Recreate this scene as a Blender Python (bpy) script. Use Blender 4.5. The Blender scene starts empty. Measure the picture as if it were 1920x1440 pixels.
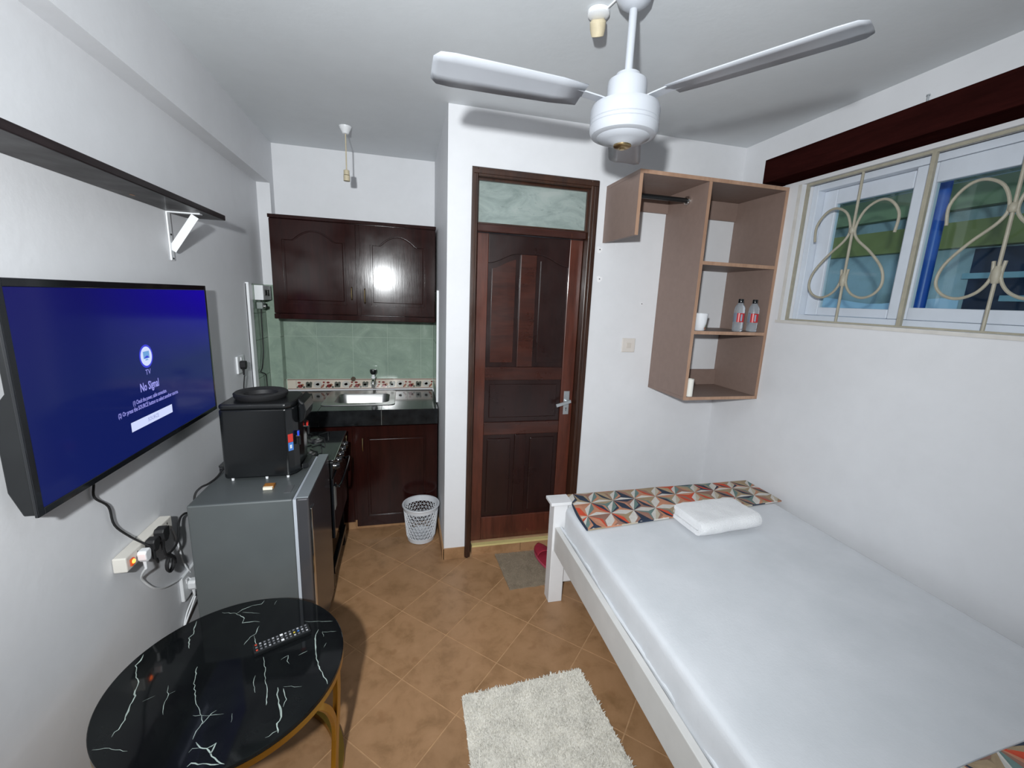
import bpy, bmesh, math, random
import numpy as np
from mathutils import Vector, Matrix, noise
random.seed(7)
SC = bpy.context.scene
COL = SC.collection
PI = math.pi

# ------------------------------------------------------------------ camera
F_PX = 799.09
YAW, PITCH, ROLL = 0.251756, 0.197871, 0.0415599
EYE = Vector((0, 0, 1.6))
def camera_axes():
    fwd0 = Vector((math.sin(YAW), math.cos(YAW), 0)); right0 = Vector((math.cos(YAW), -math.sin(YAW), 0))
    fwd = fwd0 * math.cos(PITCH) + Vector((0, 0, -math.sin(PITCH)))
    up = right0.cross(fwd)
    r = right0 * math.cos(ROLL) + up * math.sin(ROLL)
    u = -right0 * math.sin(ROLL) + up * math.cos(ROLL)
    return r, u, fwd
_r, _u, _f = camera_axes()
cam = bpy.data.objects.new('camera', bpy.data.cameras.new('camera'))
COL.objects.link(cam)
cam.matrix_world = Matrix(((_r.x, _u.x, -_f.x, EYE.x), (_r.y, _u.y, -_f.y, EYE.y), (_r.z, _u.z, -_f.z, EYE.z), (0, 0, 0, 1)))
cam.data.sensor_width = 36; cam.data.sensor_fit = 'HORIZONTAL'
cam.data.lens = F_PX * 36 / 1920
cam.data.clip_start = 0.02
SC.camera = cam

# ------------------------------------------------------------------ world, lamps, exposure
SC.view_settings.view_transform = 'Standard'; SC.view_settings.look = 'None'
SC.view_settings.gamma = 1.0; SC.view_settings.use_curve_mapping = False
SC.view_settings.exposure = 0.0
world = bpy.data.worlds.new('evening_sky'); SC.world = world; world.use_nodes = True
bg = world.node_tree.nodes['Background']
bg.inputs['Color'].default_value = (0.55, 0.68, 0.82, 1); bg.inputs['Strength'].default_value = 0.85
def lamp(name, kind, loc, power, color, radius):
    d = bpy.data.lights.new(name, kind); d.energy = power; d.color = color
    d.shadow_soft_size = radius
    o = bpy.data.objects.new(name, d); o.location = loc; COL.objects.link(o); return o
# the phone's torch held beside the photographer's head lights the room
torch = lamp('torch', 'SPOT', (-0.27, -0.25, 1.80), 280, (0.95, 0.985, 1.0), 0.035)
torch.data.spot_size = math.radians(146); torch.data.spot_blend = 1.0
torch.rotation_euler = Vector((0.22, 1.0, -0.04)).to_track_quat('-Z', 'Y').to_euler()

# ------------------------------------------------------------------ room numbers
D, XR, XL, CZ = 2.395, 2.022, -0.93, 2.55       # door wall, window wall, screen wall, ceiling
XP, YN, XB = 0.226, 3.40, -0.85                 # kitchen niche: right side, back, column face
YB = -3.2                                       # wall behind the camera

# ------------------------------------------------------------------ mesh builder
class MB:
    def __init__(s): s.v = []; s.f = []; s.m = []; s.sm = []
    def add(s, vs, fs, mi=0, smooth=False):
        b = len(s.v); s.v += [tuple(v) for v in vs]
        for f in fs: s.f.append(tuple(b + i for i in f)); s.m.append(mi); s.sm.append(smooth)
        return s
    def box(s, x0, x1, y0, y1, z0, z1, mi=0):
        return s.add([(x0,y0,z0),(x1,y0,z0),(x1,y1,z0),(x0,y1,z0),(x0,y0,z1),(x1,y0,z1),(x1,y1,z1),(x0,y1,z1)],
              [(0,3,2,1),(4,5,6,7),(0,1,5,4),(1,2,6,5),(2,3,7,6),(3,0,4,7)], mi)
    def prism(s, poly, axis, a, b, mi=0, smooth=False):
        n = len(poly)
        def P(p, h):
            return {'x': (h, p[0], p[1]), 'y': (p[0], h, p[1]), 'z': (p[0], p[1], h)}[axis]
        vs = [P(p, a) for p in poly] + [P(p, b) for p in poly]
        ar = sum(poly[i][0]*poly[(i+1)%n][1]-poly[(i+1)%n][0]*poly[i][1] for i in range(n))
        flip = (ar > 0) == (axis == 'y')
        if b < a: flip = not flip
        fs = [tuple(range(n))[::-1], tuple(range(n, 2*n))] + [(i, (i+1)%n, n+(i+1)%n, n+i) for i in range(n)]
        if flip: fs = [f[::-1] for f in fs]
        b0 = len(s.v); s.add(vs, fs, mi)
        if smooth:
            for k in range(len(s.sm)-n, len(s.sm)): s.sm[k] = True
        return s
    def lathe(s, prof, c=(0,0,0), n=28, axis='z', mi=0, smooth=True):
        vs = []; fs = []
        for (r, h) in prof:
            for i in range(n):
                a = 2*PI*i/n; p = (r*math.cos(a), r*math.sin(a), h)
                if axis == 'x': p = (p[2], p[0], p[1])
                elif axis == 'y': p = (p[1], p[2], p[0])
                vs.append((p[0]+c[0], p[1]+c[1], p[2]+c[2]))
        for k in range(len(prof)-1):
            for i in range(n):
                j = (i+1) % n; fs.append((k*n+i, k*n+j, (k+1)*n+j, (k+1)*n+i))
        shut = prof[0] == prof[-1]
        if prof[0][0] > 1e-6 and not shut: fs.append(tuple(range(n))[::-1])
        if prof[-1][0] > 1e-6 and not shut: fs.append(tuple((len(prof)-1)*n+i for i in range(n)))
        s.add(vs, fs, mi, smooth)
        for k in range(2):
            if len(s.f[-1-k]) == n and n > 4: s.sm[-1-k] = False
        return s
    def tube(s, pts, r, n=8, mi=0, cap=True, closed=False):
        pts = [Vector(p) for p in pts]; m = len(pts); rr = r if isinstance(r, (list, tuple)) else [r]*m
        vs = []; fs = []; prev = None
        for i, p in enumerate(pts):
            if closed: t = pts[(i+1)%m] - pts[i-1]
            else: t = pts[min(i+1,m-1)] - pts[max(i-1,0)]
            t.normalize()
            if prev is None:
                a = Vector((0,0,1)) if abs(t.z) < .9 else Vector((1,0,0)); nrm = t.cross(a).normalized()
            else:
                nrm = (prev - t*prev.dot(t)).normalized()
            prev = nrm; bn = t.cross(nrm)
            for k in range(n):
                a = 2*PI*k/n; vs.append(p + (nrm*math.cos(a) + bn*math.sin(a))*rr[i])
        for i in range(m if closed else m-1):
            i2 = (i+1) % m
            for k in range(n):
                j = (k+1) % n; fs.append((i*n+k, i*n+j, i2*n+j, i2*n+k))
        s.add(vs, fs, mi, True)
        if cap and not closed: s.add([vs[k] for k in range(n)], [tuple(range(n))[::-1]], mi); s.add(vs[-n:], [tuple(range(n))], mi)
        return s
    def ribbon_bar(s, pts, w, h, up=Vector((0,0,1)), mi=0):     # rectangular section swept along pts
        pts = [Vector(p) for p in pts]; vs = []; fs = []
        for i, p in enumerate(pts):
            t = (pts[min(i+1,len(pts)-1)] - pts[max(i-1,0)]).normalized()
            sd = t.cross(up).normalized(); u2 = sd.cross(t)
            for a, b in ((-1,-1),(1,-1),(1,1),(-1,1)): vs.append(p + sd*a*w/2 + u2*b*h/2)
        for i in range(len(pts)-1):
            for k in range(4): j = (k+1)%4; fs.append((i*4+k, i*4+j, i*4+4+j, i*4+4+k))
        e = 4*(len(pts)-1); fs += [(3,2,1,0), (e,e+1,e+2,e+3)]
        return s.add(vs, fs, mi)
    def sphere(s, c, r, n=14, m=9, sq=(1,1,1), mi=0):
        prof = [(r*math.sin(PI*k/m), -r*math.cos(PI*k/m)) for k in range(m+1)]
        b = len(s.v); s.lathe(prof, (0,0,0), n, 'z', mi)
        for i in range(b, len(s.v)): v = s.v[i]; s.v[i] = (v[0]*sq[0]+c[0], v[1]*sq[1]+c[1], v[2]*sq[2]+c[2])
        return s
    def xform(s, M, start=0):
        for i in range(start, len(s.v)): s.v[i] = tuple(M @ Vector(s.v[i]))
        return s
    def mesh(s, name, mats, off=(0,0,0)):
        me = bpy.data.meshes.new(name)
        me.from_pydata([(v[0]-off[0], v[1]-off[1], v[2]-off[2]) for v in s.v], [], s.f)
        for m in (mats if isinstance(mats, (list, tuple)) else [mats]): me.materials.append(m)
        me.polygons.foreach_set('material_index', s.m); me.polygons.foreach_set('use_smooth', s.sm)
        me.update()
        if any(s.sm): me.set_sharp_from_angle(angle=math.radians(38))
        return me

def bevel(o, w, seg=2):
    m = o.modifiers.new('bevel', 'BEVEL'); m.width = w; m.segments = seg; m.limit_method = 'ANGLE'; m.angle_limit = math.radians(40)
    m.harden_normals = False
    return o
def world_loc(o):
    p = Vector(o.location)
    while o.parent: o = o.parent; p += Vector(o.location)
    return p
def part(name, mb, mat, parent, label=None, bev=0, stuff=False, seg=2):
    """one mesh object under its thing (vertices given in room coordinates of the unrotated thing)"""
    off = world_loc(parent)
    o = bpy.data.objects.new(name, mb.mesh(name, mat, off)); COL.objects.link(o); o.parent = parent
    if label: o['label'] = label
    if stuff: o['kind'] = 'stuff'
    if bev: bevel(o, bev, seg)
    return o
def thing(name, label, cat, loc, rotz=0, group=None):
    o = bpy.data.objects.new(name, None); COL.objects.link(o); o.empty_display_size = .05
    o.location = loc; o.rotation_euler = (0, 0, rotz); o['label'] = label; o['category'] = cat
    if group: o['group'] = group
    return o
def single(name, mb, mat, label, cat, loc=(0,0,0), bev=0, group=None):
    o = bpy.data.objects.new(name, mb.mesh(name, mat, loc)); COL.objects.link(o); o.location = loc
    o['label'] = label; o['category'] = cat
    if group: o['group'] = group
    if bev: bevel(o, bev)
    return o
def struct(name, mb, mat, bev=0, label=None):
    o = bpy.data.objects.new(name, mb.mesh(name, mat)); COL.objects.link(o); o['kind'] = 'structure'
    if label: o['label'] = label
    if bev: bevel(o, bev)
    return o

# ------------------------------------------------------------------ materials
def rgb(r, g, b):
    f = lambda c: ((c/255+.055)/1.055)**2.4 if c/255 > .04045 else c/255/12.92
    return (f(r), f(g), f(b), 1)
class NT:
    def __init__(s, name):
        s.mat = bpy.data.materials.new(name); s.mat.use_nodes = True; s.t = s.mat.node_tree; s.p = s.t.nodes['Principled BSDF']
    def n(s, typ, **k):
        x = s.t.nodes.new(typ)
        for a, b in k.items(): setattr(x, a, b)
        return x
    def l(s, a, b): s.t.links.new(a, b)
    def pos(s, scale=(1,1,1)):
        g = s.n('ShaderNodeNewGeometry'); m = s.n('ShaderNodeMapping'); m.inputs['Scale'].default_value = scale
        s.l(g.outputs['Position'], m.inputs['Vector']); return m.outputs['Vector']
    def noise(s, scale, detail=4, vec=None, rough=.55, dist=0):
        x = s.n('ShaderNodeTexNoise'); x.inputs['Scale'].default_value = scale; x.inputs['Detail'].default_value = detail
        x.inputs['Roughness'].default_value = rough; x.inputs['Distortion'].default_value = dist
        s.l(vec if vec is not None else s.pos(), x.inputs['Vector']); return x.outputs['Fac']
    def ramp(s, fac, stops, interp='LINEAR'):
        r = s.n('ShaderNodeValToRGB'); r.color_ramp.interpolation = interp
        while len(r.color_ramp.elements) < len(stops): r.color_ramp.elements.new(.5)
        for e, (p, c) in zip(r.color_ramp.elements, stops): e.position = p; e.color = c
        s.l(fac, r.inputs['Fac']); return r.outputs['Color']
    def mix(s, fac, a, b):
        m = s.n('ShaderNodeMix', data_type='RGBA')
        for sock, v in ((m.inputs[0], fac), (m.inputs[6], a), (m.inputs[7], b)):
            if isinstance(v, (int, float)): sock.default_value = v
            elif isinstance(v, tuple): sock.default_value = v
            else: s.l(v, sock)
        return m.outputs[2]
    def bump(s, fac, strength, dist=.002):
        b = s.n('ShaderNodeBump'); b.inputs['Strength'].default_value = strength; b.inputs['Distance'].default_value = dist
        s.l(fac, b.inputs['Height']); s.l(b.outputs['Normal'], s.p.inputs['Normal'])
    def set(s, **k):
        for a, v in k.items():
            i = s.p.inputs[a.replace('_', ' ')]
            if hasattr(v, 'is_linked'): s.l(v, i)
            else: i.default_value = v
        return s
def plain(name, c, rough=.5, metal=0, var=.06, scale=9, bump=0, bscale=60, coat=0, spec=.5, stretch=(1,1,1)):
    m = NT(name); vec = m.pos(stretch)
    f = m.noise(scale, 4, vec)
    lo = tuple(x*(1-var) for x in c[:3])+(1,); hi = tuple(min(1, x*(1+var)) for x in c[:3])+(1,)
    m.set(Base_Color=m.ramp(f, [(.3, lo), (.7, hi)]), Roughness=rough, Metallic=metal)
    m.p.inputs['Specular IOR Level'].default_value = spec
    if coat: m.set(Coat_Weight=coat, Coat_Roughness=.12)
    if bump: m.bump(m.noise(bscale, 3, vec), bump)
    return m.mat
def wood(name, dark, light, rough=.25, axis='z', coat=.3, scale=14, wear=None, wear_at=.68):
    m = NT(name); st = {'z': (1,1,.12), 'x': (.12,1,1), 'y': (1,.12,1)}[axis]
    v = m.pos(st); f = m.noise(scale, 6, v, .6, .6); f2 = m.noise(scale*6, 3, v, .6)
    c = m.mix(.35, m.ramp(f, [(.3, dark), (.72, light)]), m.ramp(f2, [(.35, dark), (.7, light)]))
    if wear:
        w = m.noise(6.5, 5, m.pos((1,1,.6)), .62, .4); c = m.mix(m.ramp(w, [(wear_at, (0,0,0,1)), (wear_at+.05, (1,1,1,1))]), c, wear)
    m.set(Base_Color=c, Roughness=m.ramp(m.noise(5, 4), [(.3, (rough*.8,)*3+(1,)), (.75, (min(1,rough*1.35),)*3+(1,))]), Coat_Weight=coat, Coat_Roughness=.12)
    m.bump(f2, .12, .001); return m.mat
def emit(name, c, strength, base=(.01,.01,.01,1), rough=.2):
    m = NT(name); m.set(Base_Color=base, Emission_Color=c, Emission_Strength=strength, Roughness=rough); return m.mat

def plaster(name, c, blot=.05):
    m = NT(name); f = m.noise(2.2, 5, None, .6); g = m.noise(14, 4)
    lo = tuple(x*(1-blot) for x in c[:3])+(1,); hi = tuple(x*(1+blot*.5) for x in c[:3])+(1,)
    m.set(Base_Color=m.mix(.3, m.ramp(f, [(.35, lo), (.65, hi)]), m.ramp(g, [(.3, lo), (.7, hi)])), Roughness=.55)
    m.bump(m.mix(.4, m.noise(5, 3), m.noise(38, 4)), .22, .006); return m.mat
M = {}
M['wall'] = plaster('wall_paint', rgb(222,223,226))
M['ceiling'] = plaster('ceiling_paint', rgb(216,220,223))
M['white'] = plain('white_plastic', rgb(228,230,232), .35, var=.02)
M['white_gloss'] = plain('white_enamel', rgb(222,224,228), .25, var=.02, coat=.15)
M['cream'] = plain('aged_cream_plastic', rgb(196,184,156), .5, var=.1, scale=40)
M['paint_wood'] = plain('white_painted_wood', rgb(228,228,230), .4, var=.05, scale=7, bump=.08, bscale=30)
M['black'] = plain('black_plastic', (.008,.009,.010,1), .3, var=.2)
M['black_gloss'] = plain('black_gloss_plastic', (.006,.007,.009,1), .1, var=.1, coat=.5)
M['black_matt'] = plain('black_rubber', (.01,.01,.011,1), .6, var=.2)
M['chrome'] = plain('chrome', (.75,.75,.74,1), .15, 1, var=.03)
M['steel'] = plain('brushed_steel', (.38,.38,.37,1), .33, 1, var=.1, scale=30, stretch=(.1,1,1))
M['alu'] = plain('satin_aluminium', (.50,.53,.55,1), .35, .7, var=.06)
M['gold'] = plain('gold_metal', (.52,.33,.07,1), .32, 1, var=.08)
M['brass'] = plain('aged_brass', (.45,.34,.18,1), .3, 1, var=.1)

WD, WL = rgb(30,12,12), rgb(62,26,22)
M['wood_cab'] = wood('mahogany_cabinet', rgb(26,10,9), rgb(46,19,16), .15, 'z', .0)
M['wood_cab'].node_tree.nodes['Principled BSDF'].inputs['Specular IOR Level'].default_value = .2
M['wood_door_red'] = wood('door_red_brown', rgb(60,28,19), rgb(98,50,36), .35, 'z', .25, wear=rgb(142,96,58), wear_at=.70)
M['wood_door_mid'] = wood('door_brown', rgb(42,20,16), rgb(74,37,27), .3, 'x', .3, wear=rgb(118,76,48), wear_at=.72)
M['wood_door_dark'] = wood('door_dark_panel', rgb(26,13,12), rgb(44,21,18), .3, 'z', .1)
M['wood_frame'] = wood('door_frame_wood', rgb(34,17,11), rgb(70,40,22), .35, 'z', .3, wear=rgb(104,70,40), wear_at=.72)
M['wood_pelmet'] = wood('pelmet_wood', rgb(30,12,11), rgb(50,21,19), .5, 'y', .0)
M['wood_pelmet'].node_tree.nodes['Principled BSDF'].inputs['Specular IOR Level'].default_value = .0
M['wood_shelf'] = wood('shelf_black_wood', rgb(22,17,18), rgb(46,38,39), .4, 'y', .1)
M['wood_shelf'].node_tree.nodes['Principled BSDF'].inputs['Specular IOR Level'].default_value = .08
M['ply'] = plain('plywood_board', rgb(134,114,105), .55, var=.05, scale=30, bump=.05)
M['ply_edge'] = wood('board_edge', rgb(150,116,94), rgb(184,150,126), .5, 'z', 0)
M['grout'] = plain('floor_grout', rgb(182,144,106), .8, var=.12, scale=25)

def floor_tile_mat(name):
    m = NT(name)
    oi = m.n('ShaderNodeObjectInfo')
    f = m.noise(9, 5, None, .65, .3); g = m.noise(3.2, 3); h = m.noise(40, 3)
    c = m.ramp(f, [(.28, rgb(132,99,66)), (.5, rgb(160,123,88)), (.72, rgb(170,132,97))])
    spots = m.ramp(m.noise(13, 2, None, .4), [(.62, (0,0,0,1)), (.72, (.45,.45,.45,1))])
    c = m.mix(spots, c, rgb(132,94,60))
    c = m.mix(m.ramp(g, [(.35, (.0,.0,.0,1)), (.7, (.3,.3,.3,1))]), c, rgb(176,134,98))
    hv = m.n('ShaderNodeHueSaturation'); m.l(c, hv.inputs['Color'])
    mp = m.n('ShaderNodeMapRange'); mp.inputs['To Min'].default_value = .93; mp.inputs['To Max'].default_value = 1.06
    m.l(oi.outputs['Random'], mp.inputs['Value']); m.l(mp.outputs[0], hv.inputs['Value'])
    m.set(Base_Color=hv.outputs['Color'], Roughness=.42); m.bump(h, .06, .001); return m.mat
M['floor_tile'] = floor_tile_mat('terracotta_tile')
def green_tile_mat():
    m = NT('green_marbled_tile')
    oi = m.n('ShaderNodeObjectInfo'); f = m.noise(5.5, 6, None, .65, 1.2); g = m.noise(13, 5, None, .7, 2.0)
    c = m.ramp(f, [(.3, rgb(132,150,137)), (.55, rgb(148,166,151)), (.75, rgb(168,184,170))])
    c = m.mix(m.ramp(g, [(.62, (0,0,0,1)), (.75, (.4,.4,.4,1))]), c, rgb(180,198,184))
    m.set(Base_Color=c, Roughness=.12); m.p.inputs['Specular IOR Level'].default_value = .5
    m.bump(m.noise(7, 2), .03, .002); return m.mat
M['green_tile'] = green_tile_mat()
M['tile_joint'] = plain('wall_tile_joint', rgb(172,188,174), .7)
M['black_tile'] = plain('black_counter_tile', (.012,.013,.014,1), .10, var=.4, scale=18, spec=.3)
M['joint_light'] = plain('counter_joint', rgb(120,122,118), .7)

# ------------------------------------------------------------------ floor with its tiles laid on the diagonal
def clip(poly, fn):          # Sutherland-Hodgman against one half plane fn(p)>=0
    out = []
    for i in range(len(poly)):
        a, b = poly[i], poly[(i+1) % len(poly)]; fa, fb = fn(a), fn(b)
        if fa >= 0: out.append(a)
        if (fa >= 0) != (fb >= 0):
            t = fa/(fa-fb); out.append((a[0]+(b[0]-a[0])*t, a[1]+(b[1]-a[1])*t))
    return out
def clip_rect(poly, x0, x1, y0, y1):
    for fn in (lambda p: p[0]-x0, lambda p: x1-p[0], lambda p: p[1]-y0, lambda p: y1-p[1]):
        if len(poly) < 3: return []
        poly = clip(poly, fn)
    return poly if len(poly) > 2 else []
def area(p): return abs(sum(p[i][0]*p[(i+1)%len(p)][1]-p[(i+1)%len(p)][0]*p[i][1] for i in range(len(p))))/2
fl = MB().box(XL, XP, YB, YN, -.12, -.0012).box(XP, XR, YB, D+.12, -.12, -.0012)
floor = struct('floor', fl, M['grout'])
E_, J_ = .29, .0026
c45 = math.sqrt(.5)
for iu in range(-9, 14):
    for iv in range(-11, 16):
        u0, v0 = (iu-.2105)*E_, (iv-.0990)*E_
        q = [(u0+J_, v0+J_), (u0+E_-J_, v0+J_), (u0+E_-J_, v0+E_-J_), (u0+J_, v0+E_-J_)]
        q = [((a-b)*c45, (a+b)*c45) for a, b in q]
        mb = MB()
        for r in ((XL, XP, YB, 2.855), (XP, XR, YB, D)):
            p = clip_rect(q, *r)
            if p and area(p) > 2e-5: mb.prism(p, 'z', -.01, 0)
        if mb.f: part('floor_tile', mb, M['floor_tile'], floor)

# ------------------------------------------------------------------ walls and ceiling
T = .12
struct('ceiling', MB().box(XL-T, XR+.16, YB-T, YN+T, CZ, CZ+.1), M['ceiling'])
wl = MB().box(XL-T, XL, YB-T, YN+T, -.12, CZ)
wl.box(XL, XB, YB, YN, 2.28, CZ)                     # ring beam under the ceiling
wl.box(XL, XB, 3.31, YN, 0, 2.28)                    # column in the niche corner
wall_left = struct('wall_left', wl, M['wall'])
wb = MB().box(XP, .353, D, D+T, -.12, CZ).box(1.077, XR+.16, D, D+T, -.12, CZ).box(.353, 1.077, D, D+T, 2.272, CZ)
wb.box(XP, XP+.11, D+T, YN+T, -.12, CZ)
wall_door = struct('wall_back', wb, M['wall'])
wall_niche = struct('wall_kitchen', MB().box(XL, XP, YN, YN+T, -.12, CZ), M['wall'])
WY0, WY1, WZ0, WZ1 = .22, 1.955, 1.545, 2.245        # window opening
WT = .16
wr = MB().box(XR, XR+WT, YB, WY0, -.12, CZ).box(XR, XR+WT, WY1, D, -.12, CZ).box(XR, XR+WT, WY0, WY1, -.12, WZ0).box(XR, XR+WT, WY0, WY1, WZ1, CZ)
struct('wall_right', wr, M['wall'])
struct('wall_front', MB().box(XL, XR, YB-T, YB, -.12, CZ), M['wall'])
# old paint ridge round the window opening
M['sill'] = plain('weathered_sill_paint', rgb(206,203,198), .7, var=.06, scale=20, bump=.3, bscale=25)
struct('trim_1', MB().box(XR-.006, XR-.0005, WY0, WY1+.03, WZ0-.016, WZ0-.001).box(XR-.004, XR-.0005, WY1, WY1+.018, WZ0-.001, WZ1), M['sill'])

# skirting tiles
M['skirt'] = floor_tile_mat('skirting_tile')
bb = struct('baseboard_back', MB().box(XP-.004, .352, D-.005, D-.0005, 0, .072), M['grout'])
part('skirting_tile', MB().box(XP-.007, .350, D-.011, D-.005, .001, .073), M['skirt'], bb)
b2 = struct('baseboard_niche', MB().box(XP-.005, XP-.0005, D-.011, 2.85, 0, .072), M['grout'])
for a, b in ((D-.008, 2.60), (2.603, 2.85)): part('skirting_tile', MB().box(XP-.011, XP-.005, a, b, .001, .073), M['skirt'], b2)
# raised step in the doorway with tiled riser and pale nosing
dstep = struct('trim_2', MB().box(.40, 1.03, D+.012, D+.12, 0, .066), M['grout'])
part('riser_tile', MB().box(.402, .715, D+.004, D+.012, .001, .058), M['skirt'], dstep)
part('riser_tile', MB().box(.718, 1.028, D+.004, D+.012, .001, .058), M['skirt'], dstep)
M['nosing'] = plain('pale_yellow_nosing', rgb(206,190,130), .5, var=.06)
part('step_nosing', MB().box(.40, 1.03, D, D+.03, .058, .07), M['nosing'], dstep, 'pale yellow edging strip')

# ------------------------------------------------------------------ green wall tiles in the niche
def tile_rows(parent, plane, a0, a1, z0, z1, va, zs, flipdir):
    """tiles on a wall: plane=('y',value) faces -y, ('x',value) faces flipdir"""
    av = sorted(set([a0] + [a for a in va if a0+.01 < a < a1-.01] + [a1])); zv = sorted(set([z0] + [z for z in zs if z0+.01 < z < z1-.01] + [z1]))
    for i in range(len(av)-1):
        for k in range(len(zv)-1):
            x0, x1, p, q = av[i]+.0015, av[i+1]-.0015, zv[k]+.0015, zv[k+1]-.0015
            if plane[0] == 'y': mb = MB().box(x0, x1, plane[1]-.009, plane[1]-.004, p, q)
            elif flipdir > 0: mb = MB().box(plane[1]+.004, plane[1]+.009, x0, x1, p, q)
            else: mb = MB().box(plane[1]-.009, plane[1]-.004, x0, x1, p, q)
            part('wall_tile', mb, M['green_tile'], parent)
ZT0, ZT1, ZJ = .952, 1.625, [1.268]
part('tile_bed', MB().box(XB, XP-.0005, YN-.004, YN-.0005, .87, ZT1), M['tile_joint'], wall_niche)
tile_rows(wall_niche, ('y', YN), XB+.001, XP-.010, ZT0, ZT1, [-.625+.25*k for k in range(-1, 4)], ZJ, 0)
part('tile_bed', MB().box(XL+.0005, XL+.004, 2.955, 3.3095, .86, ZT1).box(XL+.004, XB, 3.306, 3.3095, .86, ZT1).box(XB+.0005, XB+.004, 3.306, YN-.004, .87, ZT1), M['tile_joint'], wall_left)
tile_rows(wall_left, ('x', XL), 3.016, 3.300, .862, ZT1, [3.24], [1.02, 1.268, 1.44], 1)
tile_rows(wall_left, ('y', 3.31), XL+.010, XB+.009, .862, ZT1, [], [1.268], 0)
tile_rows(wall_left, ('x', XB), 3.306, YN-.010, .952, ZT1, [], [1.268], 1)
part('tile_bed', MB().box(XP-.004, XP-.0005, 2.93, YN-.004, .87, ZT1), M['tile_joint'], wall_door)
tile_rows(wall_door, ('x', XP), 2.945, YN-.010, .952, ZT1, [3.15], ZJ, -1)
struct('trim_3', MB().box(XL+.0005, XL+.018, 2.955, 3.012, .86, 1.632), M['white'])
struct('trim_4', MB().box(XP-.014, XP-.0005, 2.925, 2.942, .87, 1.632), M['white'])
# printed border tiles behind the worktop
def border_mat():
    m = NT('printed_border_tile'); v = m.pos((1,1,1))
    vo = m.n('ShaderNodeTexVoronoi'); vo.inputs['Scale'].default_value = 21; m.l(v, vo.inputs['Vector'])
    c = m.ramp(vo.outputs['Color'], [(.18, rgb(196,186,172)), (.34, rgb(120,44,44)), (.5, rgb(196,182,164)), (.64, rgb(74,80,74)), (.8, rgb(150,92,72)), (.9, rgb(196,186,172))], 'CONSTANT')
    d = m.ramp(vo.outputs['Distance'], [(.0, (1,1,1,1)), (.34, (1,1,1,1)), (.42, (0,0,0,1))])
    c = m.mix(d, rgb(200,188,172), c); m.set(Base_Color=c, Roughness=.15); return m.mat
M['border'] = border_mat()
M['border_line'] = plain('border_brown_line', rgb(110,62,50), .3)
M['print_cream'] = plain('print_cream', rgb(206,196,182), .2)
M['print_red'] = plain('print_red', rgb(126,48,46), .2, var=.25, scale=60)
M['print_grey'] = plain('print_grey_green', rgb(84,88,80), .2, var=.25, scale=60)
M['print_tan'] = plain('print_tan', rgb(158,108,84), .2, var=.2, scale=60)
xs = [XB+.010] + [-.78+.2*k for k in range(0, 5)] + [XP-.010]
for i in range(len(xs)-1):
    t_ = part('border_tile', MB().box(xs[i]+.001, xs[i+1]-.001, YN-.010, YN-.004, .872, .949), M['print_cream'], wall_niche)
    y = YN-.0103
    pr = MB().box(xs[i]+.001, xs[i+1]-.001, y-.0002, y+.0001, .943, .948, 0).box(xs[i]+.001, xs[i+1]-.001, y-.0002, y+.0001, .873, .877, 0)
    if xs[i+1]-xs[i] > .15:
        x = xs[i]
        def blob(cx, cz, rx, rz, mi, n=10):
            pr.add([(x+cx+rx*math.cos(2*PI*k/n), y, .874+cz+rz*math.sin(2*PI*k/n)) for k in range(n)], [tuple(range(n))], mi)
        def poly(pp, mi): pr.add([(x+a, y, .874+b) for a, b in pp], [tuple(range(len(pp)))], mi)
        blob(.026, .022, .018, .014, 1); blob(.042, .030, .010, .010, 3); blob(.020, .048, .012, .008, 1); blob(.052, .014, .009, .008, 2); blob(.008, .014, .007, .006, 2)
        poly([(.064,.010),(.104,.010),(.110,.050),(.098,.056),(.090,.048),(.078,.056),(.066,.050)], 2); blob(.084, .030, .010, .008, 4)
        blob(.146, .034, .030, .026, 4); blob(.146, .034, .013, .009, 2); blob(.150, .041, .007, .004, 3)
        blob(.180, .020, .009, .010, 3); blob(.190, .050, .008, .007, 1); blob(.172, .012, .006, .005, 1); blob(.188, .030, .006, .006, 1)
    part('printed_motif', pr, [M['border_line'], M['print_red'], M['print_grey'], M['print_tan'], plain('print_pale', rgb(186,184,178), .2)] , t_)

# ------------------------------------------------------------------ door with fanlight
door = bpy.data.objects.new('door_1', None); COL.objects.link(door); door.location = (.715, D, 0); door['kind'] = 'structure'
door['label'] = 'dark brown panelled wooden door with a painted-over fanlight'
fw = M['wood_frame']
def frame_post(x0, x1, stop):
    mb = MB().box(x0, x1, D-.012, D+.105, .0, 2.268)
    return mb
part('door_jamb', frame_post(.354, .386, 1), fw, door, bev=.004)
part('door_jamb', frame_post(1.028, 1.076, -1), fw, door, bev=.004)
part('frame_head', MB().box(.386, 1.028, D-.012, D+.105, 2.224, 2.268), fw, door, bev=.004)
part('frame_bead', MB().box(.362, 1.068, D-.018, D-.0125, 2.236, 2.256).box(.360, .374, D-.018, D-.0125, .0, 2.235).box(1.046, 1.066, D-.018, D-.0125, .0, 2.235), fw, door, bev=.002)
part('transom_rail', MB().box(.3865, 1.0275, D+.012, D+.09, 1.952, 1.992), M['wood_door_mid'], door, bev=.006)
gp = NT('whitewashed_glass')
f_ = gp.noise(7, 6, gp.pos((.7,1,1.6)), .65, .8)
gp.set(Base_Color=gp.mix(gp.ramp(gp.noise(16,4,gp.pos((1,1,2.2)),.7,1), [(.6,(0,0,0,1)),(.72,(.55,.55,.55,1))]), gp.ramp(f_, [(.3, rgb(120,134,130)), (.55, rgb(150,162,158)), (.75, rgb(166,174,170))]), rgb(104,116,112)), Roughness=.3)
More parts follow.
